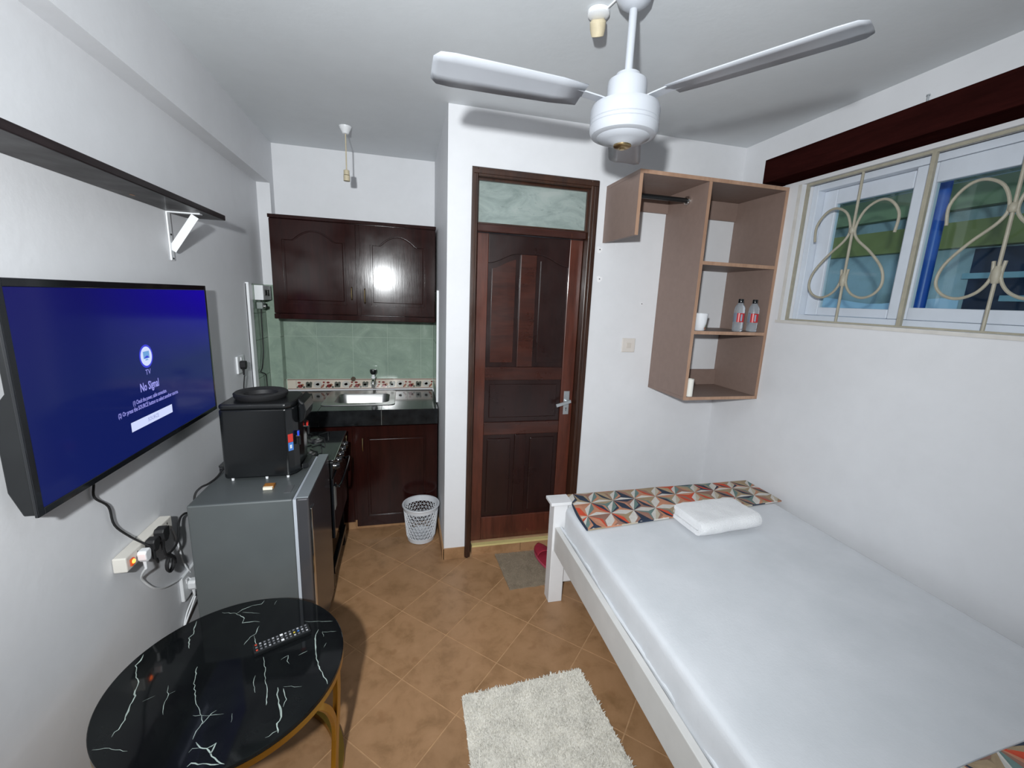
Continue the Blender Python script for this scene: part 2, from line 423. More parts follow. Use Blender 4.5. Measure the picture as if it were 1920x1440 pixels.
part('transom_pane', MB().box(.3865, 1.0275, D+.034, D+.04, 1.9925, 2.2235), gp.mat, door, 'glass pane smeared with whitish paint')
gb = MB().box(.3868, 1.0272, D+.018, D+.0338, 2.211, 2.2235).box(.3868, 1.0272, D+.018, D+.0338, 1.9925, 2.0).box(.3868, .394, D+.018, D+.0338, 2.0, 2.211).box(1.018, 1.0272, D+.018, D+.0338, 2.0, 2.211)
part('glazing_bead', gb, fw, door)
LY = D+.05                                          # leaf face
leaf = part('door_leaf', MB().box(.389, 1.026, LY+.012, LY+.038, .074, 1.950), M['wood_door_dark'], door)
def lp(name, mb, mat, label=None, bev=.003): return part(name, mb, mat, leaf, label, bev)
lp('stile', MB().box(.389, .462, LY, LY+.0118, .074, 1.950), M['wood_door_red'], 'worn reddish hinge stile')
lp('stile', MB().box(.946, 1.026, LY, LY+.0118, .074, 1.950), M['wood_door_red'], 'lighter reddish lock stile')
def arch_top(x0, x1, zlow, zhigh, rise_right, n=10):
    pts = []
    for i in range(n+1):
        t = i/n; s = t if rise_right else 1-t
        pts.append((x0+(x1-x0)*t, zlow+(zhigh-zlow)*(.5-.5*math.cos(PI*min(1, s*1.05)))))
    return pts
aL = arch_top(.4625, .650, 1.792, 1.850, True); aR = arch_top(.750, .9455, 1.792, 1.850, False)
top = [(.4625, 1.950)] + aL + aR + [(.9455, 1.950)]
lp('top_rail', MB().prism(top[::-1], 'y', LY, LY+.0118), M['wood_door_dark'])
lp('mullion', MB().box(.652, .748, LY, LY+.0118, 1.198, 1.848), M['wood_door_mid'])
lp('lock_rail', MB().box(.4625, .9455, LY, LY+.0118, 1.118, 1.196), M['wood_door_mid'])
lp('middle_rail', MB().box(.4625, .9455, LY, LY+.0118, .776, .855), M['wood_door_mid'])
lp('mullion', MB().box(.662, .736, LY, LY+.0118, .232, .774), M['wood_door_dark'])
lp('kick_rail', MB().box(.4625, .9455, LY, LY+.0118, .0745, .230), M['wood_door_red'], 'paler reddish bottom rail')
for a in (aL, aR):
    p = [(x, z-.032) for x, z in a]; p[0] = (p[0][0]+.026, p[0][1]); p[-1] = (p[-1][0]-.026, p[-1][1])
    x0, x1 = p[0][0], p[-1][0]
    p = [(min(max(x, x0), x1), z) for x, z in p]
    lp('raised_panel', MB().prism(([(x0, 1.226)] + p + [(x1, 1.226)])[::-1], 'y', LY+.003, LY+.0118), M['wood_door_mid'] if a is aL else M['wood_door_dark'], bev=.005)
lp('raised_panel', MB().box(.492, .918, LY+.003, LY+.0118, .884, 1.090), M['wood_door_dark'], bev=.005)
lp('raised_panel', MB().box(.488, .636, LY+.003, LY+.0118, .26, .748), M['wood_door_dark'], bev=.005)
lp('raised_panel', MB().box(.762, .920, LY+.003, LY+.0118, .26, .748), M['wood_door_dark'], bev=.005)
h = MB().box(.966, 1.002, LY-.006, LY-.0005, .897, 1.046)
h.lathe([(.011, 0), (.011, .03)], (.985, LY-.036, .982), 12, 'y')
h.ribbon_bar([(.998, LY-.042, .990), (.975, LY-.046, .984), (.94, LY-.047, .974), (.905, LY-.044, .963)], .012, .018)
h.lathe([(.004, 0), (.004, .001)], (.984, LY-.0072, .937), 8, 'y', 1).box(.9825, .9855, LY-.0072, LY-.0062, .918, .936, 1)
part('door_handle', h, [M['alu'], M['black']], leaf, 'silver lever handle on a keyhole plate', .002)

# ------------------------------------------------------------------ windows
M['upvc'] = plain('white_window_plastic', rgb(205,212,222), .35, var=.04)
def glass_mat(name, tint):
    m = NT(name); t = m.t; out = t.nodes['Material Output']
    tr = m.n('ShaderNodeBsdfTransparent'); tr.inputs['Color'].default_value = tint
    gl = m.n('ShaderNodeBsdfGlossy'); gl.inputs['Roughness'].default_value = .02
    lw = m.n('ShaderNodeLayerWeight'); lw.inputs['Blend'].default_value = .5
    pw_ = m.n('ShaderNodeMath', operation='POWER'); m.l(lw.outputs['Facing'], pw_.inputs[0]); pw_.inputs[1].default_value = 5
    fr = m.n('ShaderNodeMath', operation='MULTIPLY_ADD'); m.l(pw_.outputs[0], fr.inputs[0]); fr.inputs[1].default_value = .9; fr.inputs[2].default_value = .03
    mx = m.n('ShaderNodeMixShader'); m.l(fr.outputs[0], mx.inputs[0]); m.l(tr.outputs[0], mx.inputs[1]); m.l(gl.outputs[0], mx.inputs[2])
    m.l(mx.outputs[0], out.inputs['Surface']); return m.mat
M['glass'] = glass_mat('window_glass', (.86,.94,.95,1))
def ring(x0, x1, y0, y1, z0, z1, w, wb_=None):
    wb_ = wb_ or w
    return (MB().box(x0, x1, y0, y0+w, z0, z1).box(x0, x1, y1-w, y1, z0, z1).box(x0, x1, y0+w, y1-w, z0, z0+wb_).box(x0, x1, y0+w, y1-w, z1-w, z1))
win = struct('window_1', ring(XR+.075, XR+.158, WY0+.001, WY1-.001, WZ0+.001, WZ1-.001, .032), M['upvc'], .003, 'white plastic sliding window behind a painted scroll grille')
def sash(x0, x1, y0, y1, z0, z1, w, wbot, label):
    s = part('sash', ring(x0, x1, y0, y1, z0, z1, w, wbot), M['upvc'], win, label, .004)
    part('pane', MB().box((x0+x1)/2-.002, (x0+x1)/2+.002, y0+w, y1-w, z0+wbot, z1-w), M['glass'], s)
sash(XR+.118, XR+.150, 1.43, 1.921, WZ0+.034, WZ1-.034, .072, .042, 'far sash on the outer track')
sash(XR+.080, XR+.112, .74, 1.474, WZ0+.034, WZ1-.034, .078, .052, 'near sash on the inner track')
sash(XR+.118, XR+.150, .253, .80, WZ0+.034, WZ1-.034, .072, .042, 'sash furthest from the wardrobe')

# ------------------------------------------------------------------ burglar grille
M['grille'] = plain('cream_grille_paint', rgb(162,157,141), .5, var=.1, scale=30, bump=.15)
gx = XR+.020
gr = thing('window_grille', 'cream painted iron grille of bars and heart-shaped scrolls across the window', 'grille', (gx, 1.1, WZ0))
part('grille_frame', MB().box(gx-.006, gx+.006, WY1-.028, WY1-.014, WZ0+.001, WZ1-.001).box(gx-.006, gx+.006, .24, WY1-.028, WZ1-.013, WZ1-.001).box(gx-.006, gx+.006, .24, WY1-.028, WZ0+.001, WZ0+.009), M['grille'], gr)
for y in (1.377, .825, .29): part('bar', MB().box(gx-.007, gx+.007, y-.008, y+.008, WZ0+.009, WZ1-.013), M['grille'], gr)
def smooth(pts, k=5):
    out = []; n = len(pts); P = [Vector(p) for p in pts]
    for i in range(n-1):
        p0, p1, p2, p3 = P[max(i-1,0)], P[i], P[i+1], P[min(i+2,n-1)]
        for j in range(k):
            t = j/k
            out.append(.5*((2*p1)+(p2-p0)*t+(2*p0-5*p1+4*p2-p3)*t*t+(3*p1-p0-3*p2+p3)*t**3))
    out.append(P[-1]); return out
for y in (1.656, 1.100, .556):
    part('bar', MB().tube([(gx, y, WZ0+.009), (gx, y, WZ1-.013)], .006, 8), M['grille'], gr)
    for s in (1, -1):
        pts = [(.186, 1.945), (.190, 2.02), (.150, 2.078), (.098, 2.092), (.040, 2.058), (.012, 1.985), (.030, 1.935), (.10, 1.872), (.162, 1.798), (.178, 1.732), (.152, 1.686), (.100, 1.668), (.045, 1.690), (.014, 1.740), (.016, 1.800)]
        part('scroll', MB().tube(smooth([(gx-.001, y+s*a, z) for a, z in pts]), .0058, 8), M['grille'], gr)
    part('collar', MB().lathe([(.010, -.016), (.015, -.008), (.015, .008), (.010, .016)], (gx, y, 1.978), 10), M['grille'], gr)
    part('collar', MB().lathe([(.010, -.03), (.016, -.012), (.016, .012), (.010, .03)], (gx, y, 1.752), 10), M['grille'], gr)

# ------------------------------------------------------------------ outside the window
pl = NT('outside_plaster')
fz = pl.noise(4.5, 6, None, .7, .4)
pl.set(Base_Color=pl.mix(pl.ramp(pl.noise(2.1, 4), [(.42,(0,0,0,1)),(.6,(1,1,1,1))]), pl.ramp(fz, [(.3, rgb(110,128,126)), (.7, rgb(168,184,180))]), rgb(176,196,206)), Roughness=.9); pl.bump(fz, .5, .02)
single('boundary_wall', MB().box(3.1, 3.28, -1.5, 9.0, -.1, 2.36), pl.mat, 'rough grey plastered boundary wall outside the window', 'wall', (3.19, 1.8, 0))
M['olive'] = plain('olive_paint', rgb(122,126,72), .6, var=.15, scale=6)
M['palegreen'] = plain('pale_green_paint', rgb(118,134,100), .6, var=.12, scale=6)
M['deepgreen'] = plain('deep_green_sheet', rgb(74,104,84), .6, var=.15, scale=6)
M['bluepaint'] = plain('blue_plastic', rgb(22,84,176), .4, var=.15, scale=5)
M['paleblue'] = plain('pale_blue_slat', rgb(140,176,190), .5, var=.08)
M['navy'] = plain('navy_paint', rgb(24,42,74), .5, var=.2, scale=5)
single('eave_board', MB().box(3.0, 3.06, -1.5, 9.0, 1.98, 2.12), M['olive'], 'olive yellow board along the eave outside the window, lower of two', 'board', (3.03, 1.8, 1.98))
single('eave_board', MB().box(3.0, 3.06, -1.5, 9.0, 2.19, 2.33), M['palegreen'], 'pale green board along the eave outside the window, upper of two', 'board', (3.03, 1.8, 2.19))
sh = MB()
n = 88
vs = []; 
for i in range(n*4+1):
    y = -1.5+10.5*i/(n*4); dz = .014*math.sin(i*PI/2)
    vs += [(2.78, y, 2.56+dz), (3.5, y, 2.36+dz)]
sh.add(vs, [(2*i, 2*i+1, 2*i+3, 2*i+2) for i in range(n*4)])
rs = single('roof_sheet', sh, M['deepgreen'], 'dark green corrugated roof sheet above the eave boards outside', 'roof', (3.1, 1.8, 2.4))
md = rs.modifiers.new('thickness', 'SOLIDIFY'); md.thickness = .004
single('downpipe', MB().tube([(2.42, 1.562, -.1), (2.42, 1.562, 2.52)], .024, 14), M['bluepaint'], 'bright blue pipe standing just outside the near window sash', 'pipe', (2.42, 1.548, -.1))
op = thing('louvre_opening', 'dark louvred opening in the boundary wall seen through the near sash', 'opening', (3.08, 1.35, 1.4))
part('dark_board', MB().box(3.085, 3.099, .75, 1.78, 1.3, 1.975), M['navy'], op)
for z in (1.84, 1.72, 1.60): part('slat', MB().box(3.03, 3.08, .78, 1.78 if z > 1.8 else 1.60, z-.03, z).xform(Matrix.Identity(4)), M['paleblue'], op)
M['tarp'] = plain('pale_blue_sheeting', rgb(190,220,246), .5, var=.12, scale=4, bump=.3, bscale=7)
tp = MB(); g = []
for i in range(25):
    for k in range(7): g.append((2.98-.06*k/6+.012*math.sin(i*1.3+k), 1.7+2.3*i/24, -.1+1.78*k/6+.02*math.sin(i*.8+1)*(k/6)))
tp.add(g, [(i*7+k, i*7+k+7, i*7+k+8, i*7+k+1) for i in range(24) for k in range(6)], 0, True)
ts = single('plastic_sheeting', tp, M['tarp'], 'pale blue plastic sheeting hung against the plaster wall outside', 'sheeting', (2.95, 2.8, -.1))
md = ts.modifiers.new('thickness', 'SOLIDIFY'); md.thickness = .004
struct('trim_5', MB().box(XR+WT, 3.6, -1.5, 9.0, -.14, -.1), plain('yard_concrete', rgb(120,128,132), .9, var=.1))

# ------------------------------------------------------------------ pelmet over the window
pm = thing('curtain_pelmet', 'dark brown wooden pelmet box over the window', 'pelmet', (XR, 1.2, 2.262))
part('front_board', MB().box(1.885, 1.905, .1, 2.08, 2.262, 2.380), M['wood_pelmet'], pm, bev=.003)
part('end_board', MB().box(1.9055, XR-.001, 2.06, 2.08, 2.262, 2.380), M['wood_pelmet'], pm, bev=.002)
part('bottom_board', MB().box(1.9055, XR-.001, .1, 2.0595, 2.264, 2.282), M['wood_pelmet'], pm)
single('wall_nail', MB().tube([(2.010, 1.425, 2.385), (2.008, 1.425, 2.448)], .004, 8).lathe([(.0065, 2.4482), (.0065, 2.453)], (2.008, 1.425, 0), 8).tube([(2.0085, 1.425, 2.43), (XR+.004, 1.425, 2.43)], .003, 6), M['alu'], 'small upright metal hook on the wall just above the pelmet', 'hook', (XR, 1.425, 2.43))

# ------------------------------------------------------------------ open wardrobe
P = .018; WF = 2.03; XM0, XM1 = 1.512, 1.530
XW = 2.020
wd = thing('open_wardrobe', 'wall-hung open wardrobe of greyish brown board with shelves on its right side', 'wardrobe', (1.57, D, 1.077))
def board(name, x0, x1, z0, z1, y0=WF, y1=D-.001, mi=None, edge=True, label=None):
    # board with paler banding on its front edge
    mb = MB().box(x0, x1, y0+(.002 if edge else 0), y1, z0, z1)
    o = part(name, mb, M['ply'], wd, label)
    if edge: part('edge_banding', MB().box(x0, x1, y0, y0+.0018, z0, z1), M['ply_edge'], o, 'paler edge strip')
    return o
board('top_panel', 1.124, XW, 2.228, 2.246)
board('side_panel', 1.124, 1.142, 1.938, 2.2275)
board('divider_panel', XM0+.008, XM1+.008, 1.095, 2.2275)
board('side_panel', XW-P, XW, 1.095, 2.2275)
board('bottom_panel', XM0+.008, XW, 1.077, 1.0945)
board('shelf', XM1+.0085, XW-P-.0005, 1.818, 1.836)
board('shelf', XM1+.0085, XW-P-.0005, 1.449, 1.467)
board('back_rail', 1.1425, XM0+.0075, 2.128, 2.2275, D-.018, edge=False)
board('back_rail', XM1+.0085, XW-P-.0005, 2.122, 2.2275, D-.018, edge=False)
board('back_rail', XM1+.0085, XW-P-.0005, 1.095, 1.195, D-.018, edge=False)
rod = part('hanging_rod', MB().lathe([(.0125, 1.1425), (.0125, XM0+.0075)], (0, 2.19, 2.165), 16, 'x'), M['black'], wd, 'black rail for clothes hangers')
part('rod_flange', MB().lathe([(.024, XM0-.003), (.022, XM0-.008), (.014, XM0-.010), (.014, XM0+.0079), (.024, XM0+.0079), (.024, XM0-.003)], (0, 2.19, 2.165), 18, 'x'), M['chrome'], rod, 'chrome end socket')
part('rod_flange', MB().lathe([(.024, 1.1427), (.024, 1.149), (.014, 1.153)], (0, 2.19, 2.165), 18, 'x'), M['chrome'], rod, 'chrome end socket')

# bottles, mug and the white roll
M['pet'] = glass_mat('clear_bottle_plastic', (.90,.95,.97,1))
bt = NT('bottle_water'); bt.set(Base_Color=(.86,.93,1,1), Roughness=.06, IOR=1.33); bt.p.inputs['Transmission Weight'].default_value = .84
M['bottle'] = bt.mat
M['label_red'] = plain('red_label', rgb(178,26,32), .3, var=.05)
M['label_silver'] = plain('silver_blue_label', rgb(170,184,204), .25, .5, var=.05)
def bottle(x, y, z, label, rot):
    t = thing('water_bottle', label, 'bottle', (x, y, z), 0, 'water bottles on the wardrobe shelf')
    pr = [(0, .002), (.020, .0), (.027, .004), (.028, .012), (.0265, .02), (.028, .028), (.0265, .036), (.028, .044), (.0275, .052), (.0275, .105), (.028, .113), (.0265, .120), (.0275, .128), (.0235, .142), (.015, .156), (.0115, .162), (.0115, .168), (0, .168)]
    part('bottle_body', MB().lathe(pr, (x, y, z), 24), M['bottle'], t)
    part('cap', MB().lathe([(.014, .160), (.0145, .163), (.0145, .180), (.013, .182)], (x, y, z), 18), M['black_gloss'], t, 'black screw cap')
    for mat, a0, a1, nm, lb in ((M['label_red'], -48, 48, 'label_front', 'red front label'), (M['label_silver'], 48, 312, 'label_back', 'silver blue band')):
        k = 14; vs = []
        for i in range(k+1):
            a = math.radians(rot + a0 + (a1-a0)*i/k)
            for r, zz in ((.0283, .054), (.0283, .104)): vs.append((x+r*math.cos(a), y+r*math.sin(a), z+zz))
        o = part(nm, MB().add(vs, [(2*i, 2*i+2, 2*i+3, 2*i+1) for i in range(k)], 0, True), mat, t, lb)
        if nm == 'label_front':
            vs = []
            for i in range(5):
                a = math.radians(rot - 10 + 20*i/4)
                for r, zz in ((.0286, .060), (.0286, .098)): vs.append((x+r*math.cos(a), y+r*math.sin(a), z+zz))
            part('label_stripe', MB().add(vs, [(2*i, 2*i+2, 2*i+3, 2*i+1) for i in range(4)], 0, True), M['label_silver'], o, 'pale upright stripe')
bottle(1.842, 2.062, 1.4675, 'small clear water bottle with black cap, left of the two on the shelf', 255)
bottle(1.938, 2.062, 1.4675, 'small clear water bottle with black cap, right of the two on the shelf', 250)
mg = thing('mug', 'white ceramic mug with a coloured print low on its side, on the wardrobe shelf', 'mug', (1.600, 2.075, 1.4675))
part('cup_body', MB().lathe([(0, .004), (.026, .0), (.031, .006), (.036, .05), (.040, .094), (.0375, .095), (.034, .05), (.029, .009), (0, .008)], (1.600, 2.075, 1.4675), 28), M['white_gloss'], mg)
part('mug_handle', MB().tube(smooth([(1.567, 2.089, 1.545), (1.560, 2.114, 1.548), (1.558, 2.124, 1.52), (1.570, 2.107, 1.495), (1.576, 2.095, 1.492)]), .005, 8), M['white_gloss'], mg)
mp = MB()
for a, zz, r_, mi in ((-70, .014, .008, 0), (-55, .020, .010, 1), (-40, .012, .007, 2), (-28, .02, .008, 0), (-62, .028, .005, 2)):
    n_ = 8; aa = math.radians(a); rr = .0335+.0012
    mp.add([(1.600+(rr+zz*.06)*math.cos(aa+r_/rr*math.cos(2*PI*k/n_)), 2.075+(rr+zz*.06)*math.sin(aa+r_/rr*math.cos(2*PI*k/n_)), 1.4675+zz+r_*math.sin(2*PI*k/n_)) for k in range(n_)], [tuple(range(n_))], mi)
part('print', mp, [M['print_tan'], M['print_grey'], M['olive']], mg, 'small brown and green print')
single('paper_roll', MB().lathe([(.011, 0), (.021, 0), (.021, .10), (.011, .10), (.011, 0)], (1.572, 2.058, 1.0952), 20), plain('white_paper', rgb(232,230,222), .7, var=.02), 'narrow white paper roll standing on the wardrobe floor', 'roll', (1.572, 2.058, 1.0952))

# light switch and filled screw holes on the door wall
sw = thing('light_switch', 'square white light switch on the wall left of the wardrobe', 'switch', (1.35, D, 1.345))
part('plate', MB().box(1.306, 1.394, D-.009, D-.0005, 1.302, 1.388), plain('ivory_plate', rgb(214,208,202), .4, var=.02), sw, bev=.003)
part('rocker', MB().box(1.335, 1.365, D-.013, D-.0092, 1.330, 1.360), plain('ivory_rocker', rgb(205,198,190), .35, var=.02), sw, bev=.002)
M['filler'] = plain('white_filler', rgb(234,234,236), .8, var=.03)
for x, z, lb in ((1.110, 1.90, 'white filler patch with a screw, just under the wardrobe corner'), (1.122, 1.734, 'white filler patch with a screw, lower of two beside the door'), (1.417, 1.60, 'small screw in white filler under the hanging space')):
    t = thing('wall_screw', lb, 'screw', (x, D, z))
    r_ = .018 if x < 1.3 else .008
    part('filler_patch', MB().prism([(x+r_*(1+.3*math.sin(k*2.1))*math.cos(k*PI/5), z+r_*(1+.25*math.cos(k*1.7))*math.sin(k*PI/5)) for k in range(10)], 'y', D-.0004, D-.0016), M['filler'], t)
    part('screw_head', MB().lathe([(.0032, 0), (.0032, .003)], (x, D-.0046, z), 8, 'y'), M['black'], t)

# ------------------------------------------------------------------ ceiling fan
FX, FY = .70, 1.40
fan = thing('ceiling_fan', 'white three-bladed ceiling fan on a long rod', 'fan', (FX, FY, CZ))
wg = M['fan'] = plain('fan_enamel', rgb(178,182,189), .3, var=.02, spec=.4)
part('canopy', MB().lathe([(.058, CZ-.001), (.060, CZ-.012), (.050, CZ-.034), (.030, CZ-.05), (.014, CZ-.056)][::-1], (FX, FY, 0), 28), wg, fan)
part('down_rod', MB().tube([(FX, FY, 2.30), (FX, FY, CZ-.05)], .0125, 14), wg, fan)
part('coupling_cover', MB().lathe([(.062, 2.232), (.0625, 2.282), (.060, 2.294), (.042, 2.302), (.038, 2.314), (.016, 2.318)], (FX, FY, 0), 28), wg, fan)
part('motor_housing', MB().lathe([(.05, 2.128), (.094, 2.130), (.103, 2.134), (.109, 2.146), (.110, 2.160), (.108, 2.1615), (.110, 2.163), (.110, 2.172), (.108, 2.1735), (.110, 2.175), (.111, 2.205), (.106, 2.219), (.060, 2.226)], (FX, FY, 0), 40), wg, fan)
part('bottom_dish', MB().lathe([(.0, 2.108), (.030, 2.108), (.036, 2.112), (.060, 2.118), (.084, 2.1275), (.088, 2.1335), (.05, 2.1345)], (FX, FY, 0), 36), wg, fan)
part('gold_cap', MB().lathe([(.0, 2.094), (.008, 2.094), (.011, 2.098), (.024, 2.100), (.029, 2.104), (.029, 2.1078), (.0, 2.1079)], (FX, FY, 0), 22), M['brass'], fan, 'brass end cap')
for a in (-58, 62, 182):
    R_ = Matrix.Translation((FX, FY, 2.236)) @ Matrix.Rotation(math.radians(a), 4, 'Z')
    vs = []; secs = [(.155, .050), (.24, .060), (.40, .066), (.56, .070), (.60, .066), (.618, .045)]
    for r_, w_ in secs:
        for s_, tw in ((-1, -1), (-.4, -.4), (.4, .4), (1, 1)): vs.append((r_, w_*s_, w_*tw*.16 - .004*abs(s_)))
    fs = [(i*4+k, i*4+k+1, i*4+k+5, i*4+k+4) for i in range(len(secs)-1) for k in range(3)]
    o = part('blade', MB().add(vs, fs, 0, True).xform(R_), wg, fan)
    md = o.modifiers.new('thickness', 'SOLIDIFY'); md.thickness = .003; md.offset = 0
    ir = MB().ribbon_bar([(.055, 0, -.010), (.10, 0, -.004), (.15, 0, .001), (.21, 0, .0025)], .036, .004)
    ir.lathe([(.004, .002), (.004, .007)], (.17, .012, 0), 8).lathe([(.004, .002), (.004, .007)], (.17, -.012, 0), 8)
    part('blade_iron', ir.xform(R_), wg, fan)
# bare lamp holder hanging in the niche, and two ceiling fittings
lh = thing('lamp_holder', 'bare cream lamp holder hanging on its flex over the kitchen', 'lamp', (-.325, 2.915, CZ))
part('ceiling_rose', MB().lathe([(.008, CZ-.042), (.017, CZ-.040), (.026, CZ-.022), (.034, CZ-.008), (.036, CZ-.001)], (-.325, 2.915, 0), 22), M['white'], lh)
part('flex', MB().tube([(-.325, 2.915, CZ-.04), (-.3255, 2.916, 2.42), (-.326, 2.915, 2.312)], .0035, 8), M['cream'], lh)
hh = MB().lathe([(.012, 2.312), (.016, 2.310), (.017, 2.284), (.0175, 2.2835)][::-1], (-.326, 2.915, 0), 16).lathe([(.014, 2.250), (.0185, 2.2505), (.0185, 2.2805), (.014, 2.281)], (-.326, 2.915, 0), 16)
part('socket', hh, M['cream'], lh)
bh = thing('batten_holder', 'worn beige lamp holder fixed askew on the ceiling beside the fan', 'lamp', (.635, 1.53, CZ))
part('holder_base', MB().lathe([(.030, CZ-.016), (.036, CZ-.012), (.037, CZ-.001)], (.638, 1.528, 0), 20), M['white'], bh)
bm_ = MB().lathe([(.016, -.052), (.021, -.050), (.026, -.03), (.027, -.012), (.020, -.004)], (0, 0, 0), 18)
bm_.xform(Matrix.Translation((.640, 1.535, CZ-.014)) @ Matrix.Rotation(.5, 4, 'X') @ Matrix.Rotation(-.25, 4, 'Y'))
part('socket', bm_, M['cream'], bh)
single('ceiling_cable', MB().tube([(.655, 1.50, CZ-.004), (.665, 1.455, CZ-.003), (.672, 1.43, CZ-.004)], .003, 6), M['white'], 'short white cable on the ceiling between lamp holder and fan', 'cable', (.665, 1.46, CZ))

# ------------------------------------------------------------------ television
TX = -.86
tv = thing('television', 'wide black flat television showing a blue no-signal screen on the left wall', 'television', (-.895, 1.70, 1.03))
TY0, TY1, TZ0, TZ1 = 1.186, 2.222, 1.034, 1.600
part('casing', MB().prism([(TX-.006, TZ0+.004), (TX-.006, TZ1-.004), (TX-.022, TZ1-.03), (TX-.022, 1.34), (TX-.052, 1.30), (TX-.052, 1.10), (TX-.030, TZ0+.004)][::-1], 'y', TY0+.004, TY1-.004), M['black'], tv, bev=.003)
bz = MB().box(TX-.006, TX+.002, TY0, TY0+.020, TZ0, TZ1).box(TX-.006, TX+.002, TY1-.013, TY1, TZ0, TZ1).box(TX-.006, TX+.002, TY0+.020, TY1-.013, TZ0, TZ0+.018).box(TX-.006, TX+.002, TY0+.020, TY1-.013, TZ1-.020, TZ1)
part('bezel', bz, M['black_gloss'], tv, bev=.0015)
sm = NT('lit_blue_screen')
g_ = sm.n('ShaderNodeNewGeometry'); sp = sm.n('ShaderNodeSeparateXYZ'); sm.l(g_.outputs['Position'], sp.inputs[0])
def mr(sock, a, b):
    m = sm.n('ShaderNodeMapRange'); m.inputs['From Min'].default_value = a; m.inputs['From Max'].default_value = b; sm.l(sock, m.inputs['Value']); return m.outputs[0]
fy = mr(sp.outputs['Y'], TY0+.25, TY1); fz_ = mr(sp.outputs['Z'], 1.30, TZ1)
mu = sm.n('ShaderNodeMath', operation='MULTIPLY'); sm.l(fy, mu.inputs[0]); sm.l(fz_, mu.inputs[1])
sm.set(Base_Color=(.004,.004,.008,1), Emission_Color=sm.mix(mu.outputs[0], sm.mix(fz_, rgb(14,28,96), rgb(14,14,100)), rgb(26,2,172)), Emission_Strength=.84, Roughness=.12); sm.p.inputs['Specular IOR Level'].default_value = .25
scr = part('screen', MB().box(TX-.005, TX+.0008, TY0+.0205, TY1-.0135, TZ0+.0185, TZ1-.0205), sm.mat, tv, 'lit blue screen')
M['lit_white'] = emit('lit_white', rgb(208,218,255), 1.0); M['lit_text'] = emit('lit_text', rgb(160,160,245), .9); M['lit_blue'] = emit('lit_pale_blue', rgb(110,165,225), .9); M['lit_halo'] = emit('lit_blue_ring', rgb(52,56,220), .9); M['lit_grey'] = emit('lit_grey_text', rgb(140,146,210), .8)
def text_mesh(body, size, bold=0):
    cu = bpy.data.curves.new('lettering', 'FONT'); cu.body = body; cu.size = size; cu.align_x = 'CENTER'; cu.align_y = 'CENTER'; cu.offset = bold; cu.resolution_u = 2
    ob = bpy.data.objects.new('lettering', cu); COL.objects.link(ob)
    bpy.context.view_layer.update()
    dg = bpy.context.evaluated_depsgraph_get(); me = bpy.data.meshes.new_from_object(ob.evaluated_get(dg))
    bpy.data.objects.remove(ob); bpy.data.curves.remove(cu); return me
def screen_text(name, body, size, y, z, mat, x=TX+.0016, width=None, bold=0, label=None):
    me = text_mesh(body, size, bold)
    co = [v.co.copy() for v in me.vertices]; w = max(c.x for c in co)-min(c.x for c in co); k = (width/w) if width else 1
    mb = MB().add([(x, y+c.x*k, z+c.y) for c in co], [tuple(p.vertices) for p in me.polygons])
    return part(name, mb, mat, scr, label)
def disc(x, y, z, r, n=32): return MB().add([(x, y+r*math.cos(2*PI*i/n), z+r*math.sin(2*PI*i/n)) for i in range(n)], [tuple(range(n))])
part('icon_ring', disc(TX+.0011, 1.710, 1.355, .040), M['lit_halo'], scr)
part('icon_disc', disc(TX+.0014, 1.710, 1.355, .033), M['lit_white'], scr, 'round white icon of a small screen')
ic = MB().add([(TX+.0017, y, z) for y, z in ((1.692, 1.347), (1.728, 1.347), (1.728, 1.372), (1.692, 1.372))], [(0,1,2,3)], 0)
ic.add([(TX+.0019, y, z) for y, z in ((1.694, 1.349), (1.726, 1.349), (1.715, 1.357), (1.705, 1.355))], [(0,1,2,3)], 1).add([(TX+.0017, y, z) for y, z in ((1.700, 1.341), (1.720, 1.341), (1.716, 1.345), (1.704, 1.345))], [(0,1,2,3)], 0)
part('icon', ic, [M['lit_blue'], M['lit_halo']], scr)
screen_text('lettering', 'TV', .026, 1.709, 1.300, M['lit_text'])
screen_text('lettering', 'No Signal', .040, 1.709, 1.253, M['lit_text'], width=.112, bold=.0009)
screen_text('lettering', '(1) Check the power, cable connection.', .020, 1.706, 1.213, M['lit_text'], width=.206, bold=.0004)
screen_text('lettering', '(2) Or press the SOURCE button to select another source.', .020, 1.706, 1.192, M['lit_text'], width=.366, bold=.0004)
part('screen_button', MB().add([(TX+.0014, y, z) for y, z in ((1.579, 1.1235), (1.834, 1.1235), (1.834, 1.1545), (1.579, 1.1545))], [(0,1,2,3)]), M['lit_white'], scr, 'white on-screen button')
screen_text('lettering', 'SOURCE', .019, 1.706, 1.139, M['lit_grey'], x=TX+.0019, width=.066)
part('wall_mount', MB().box(XL+.001, TX-.0525, 1.55, 1.85, 1.14, 1.28), M['black_matt'], tv)

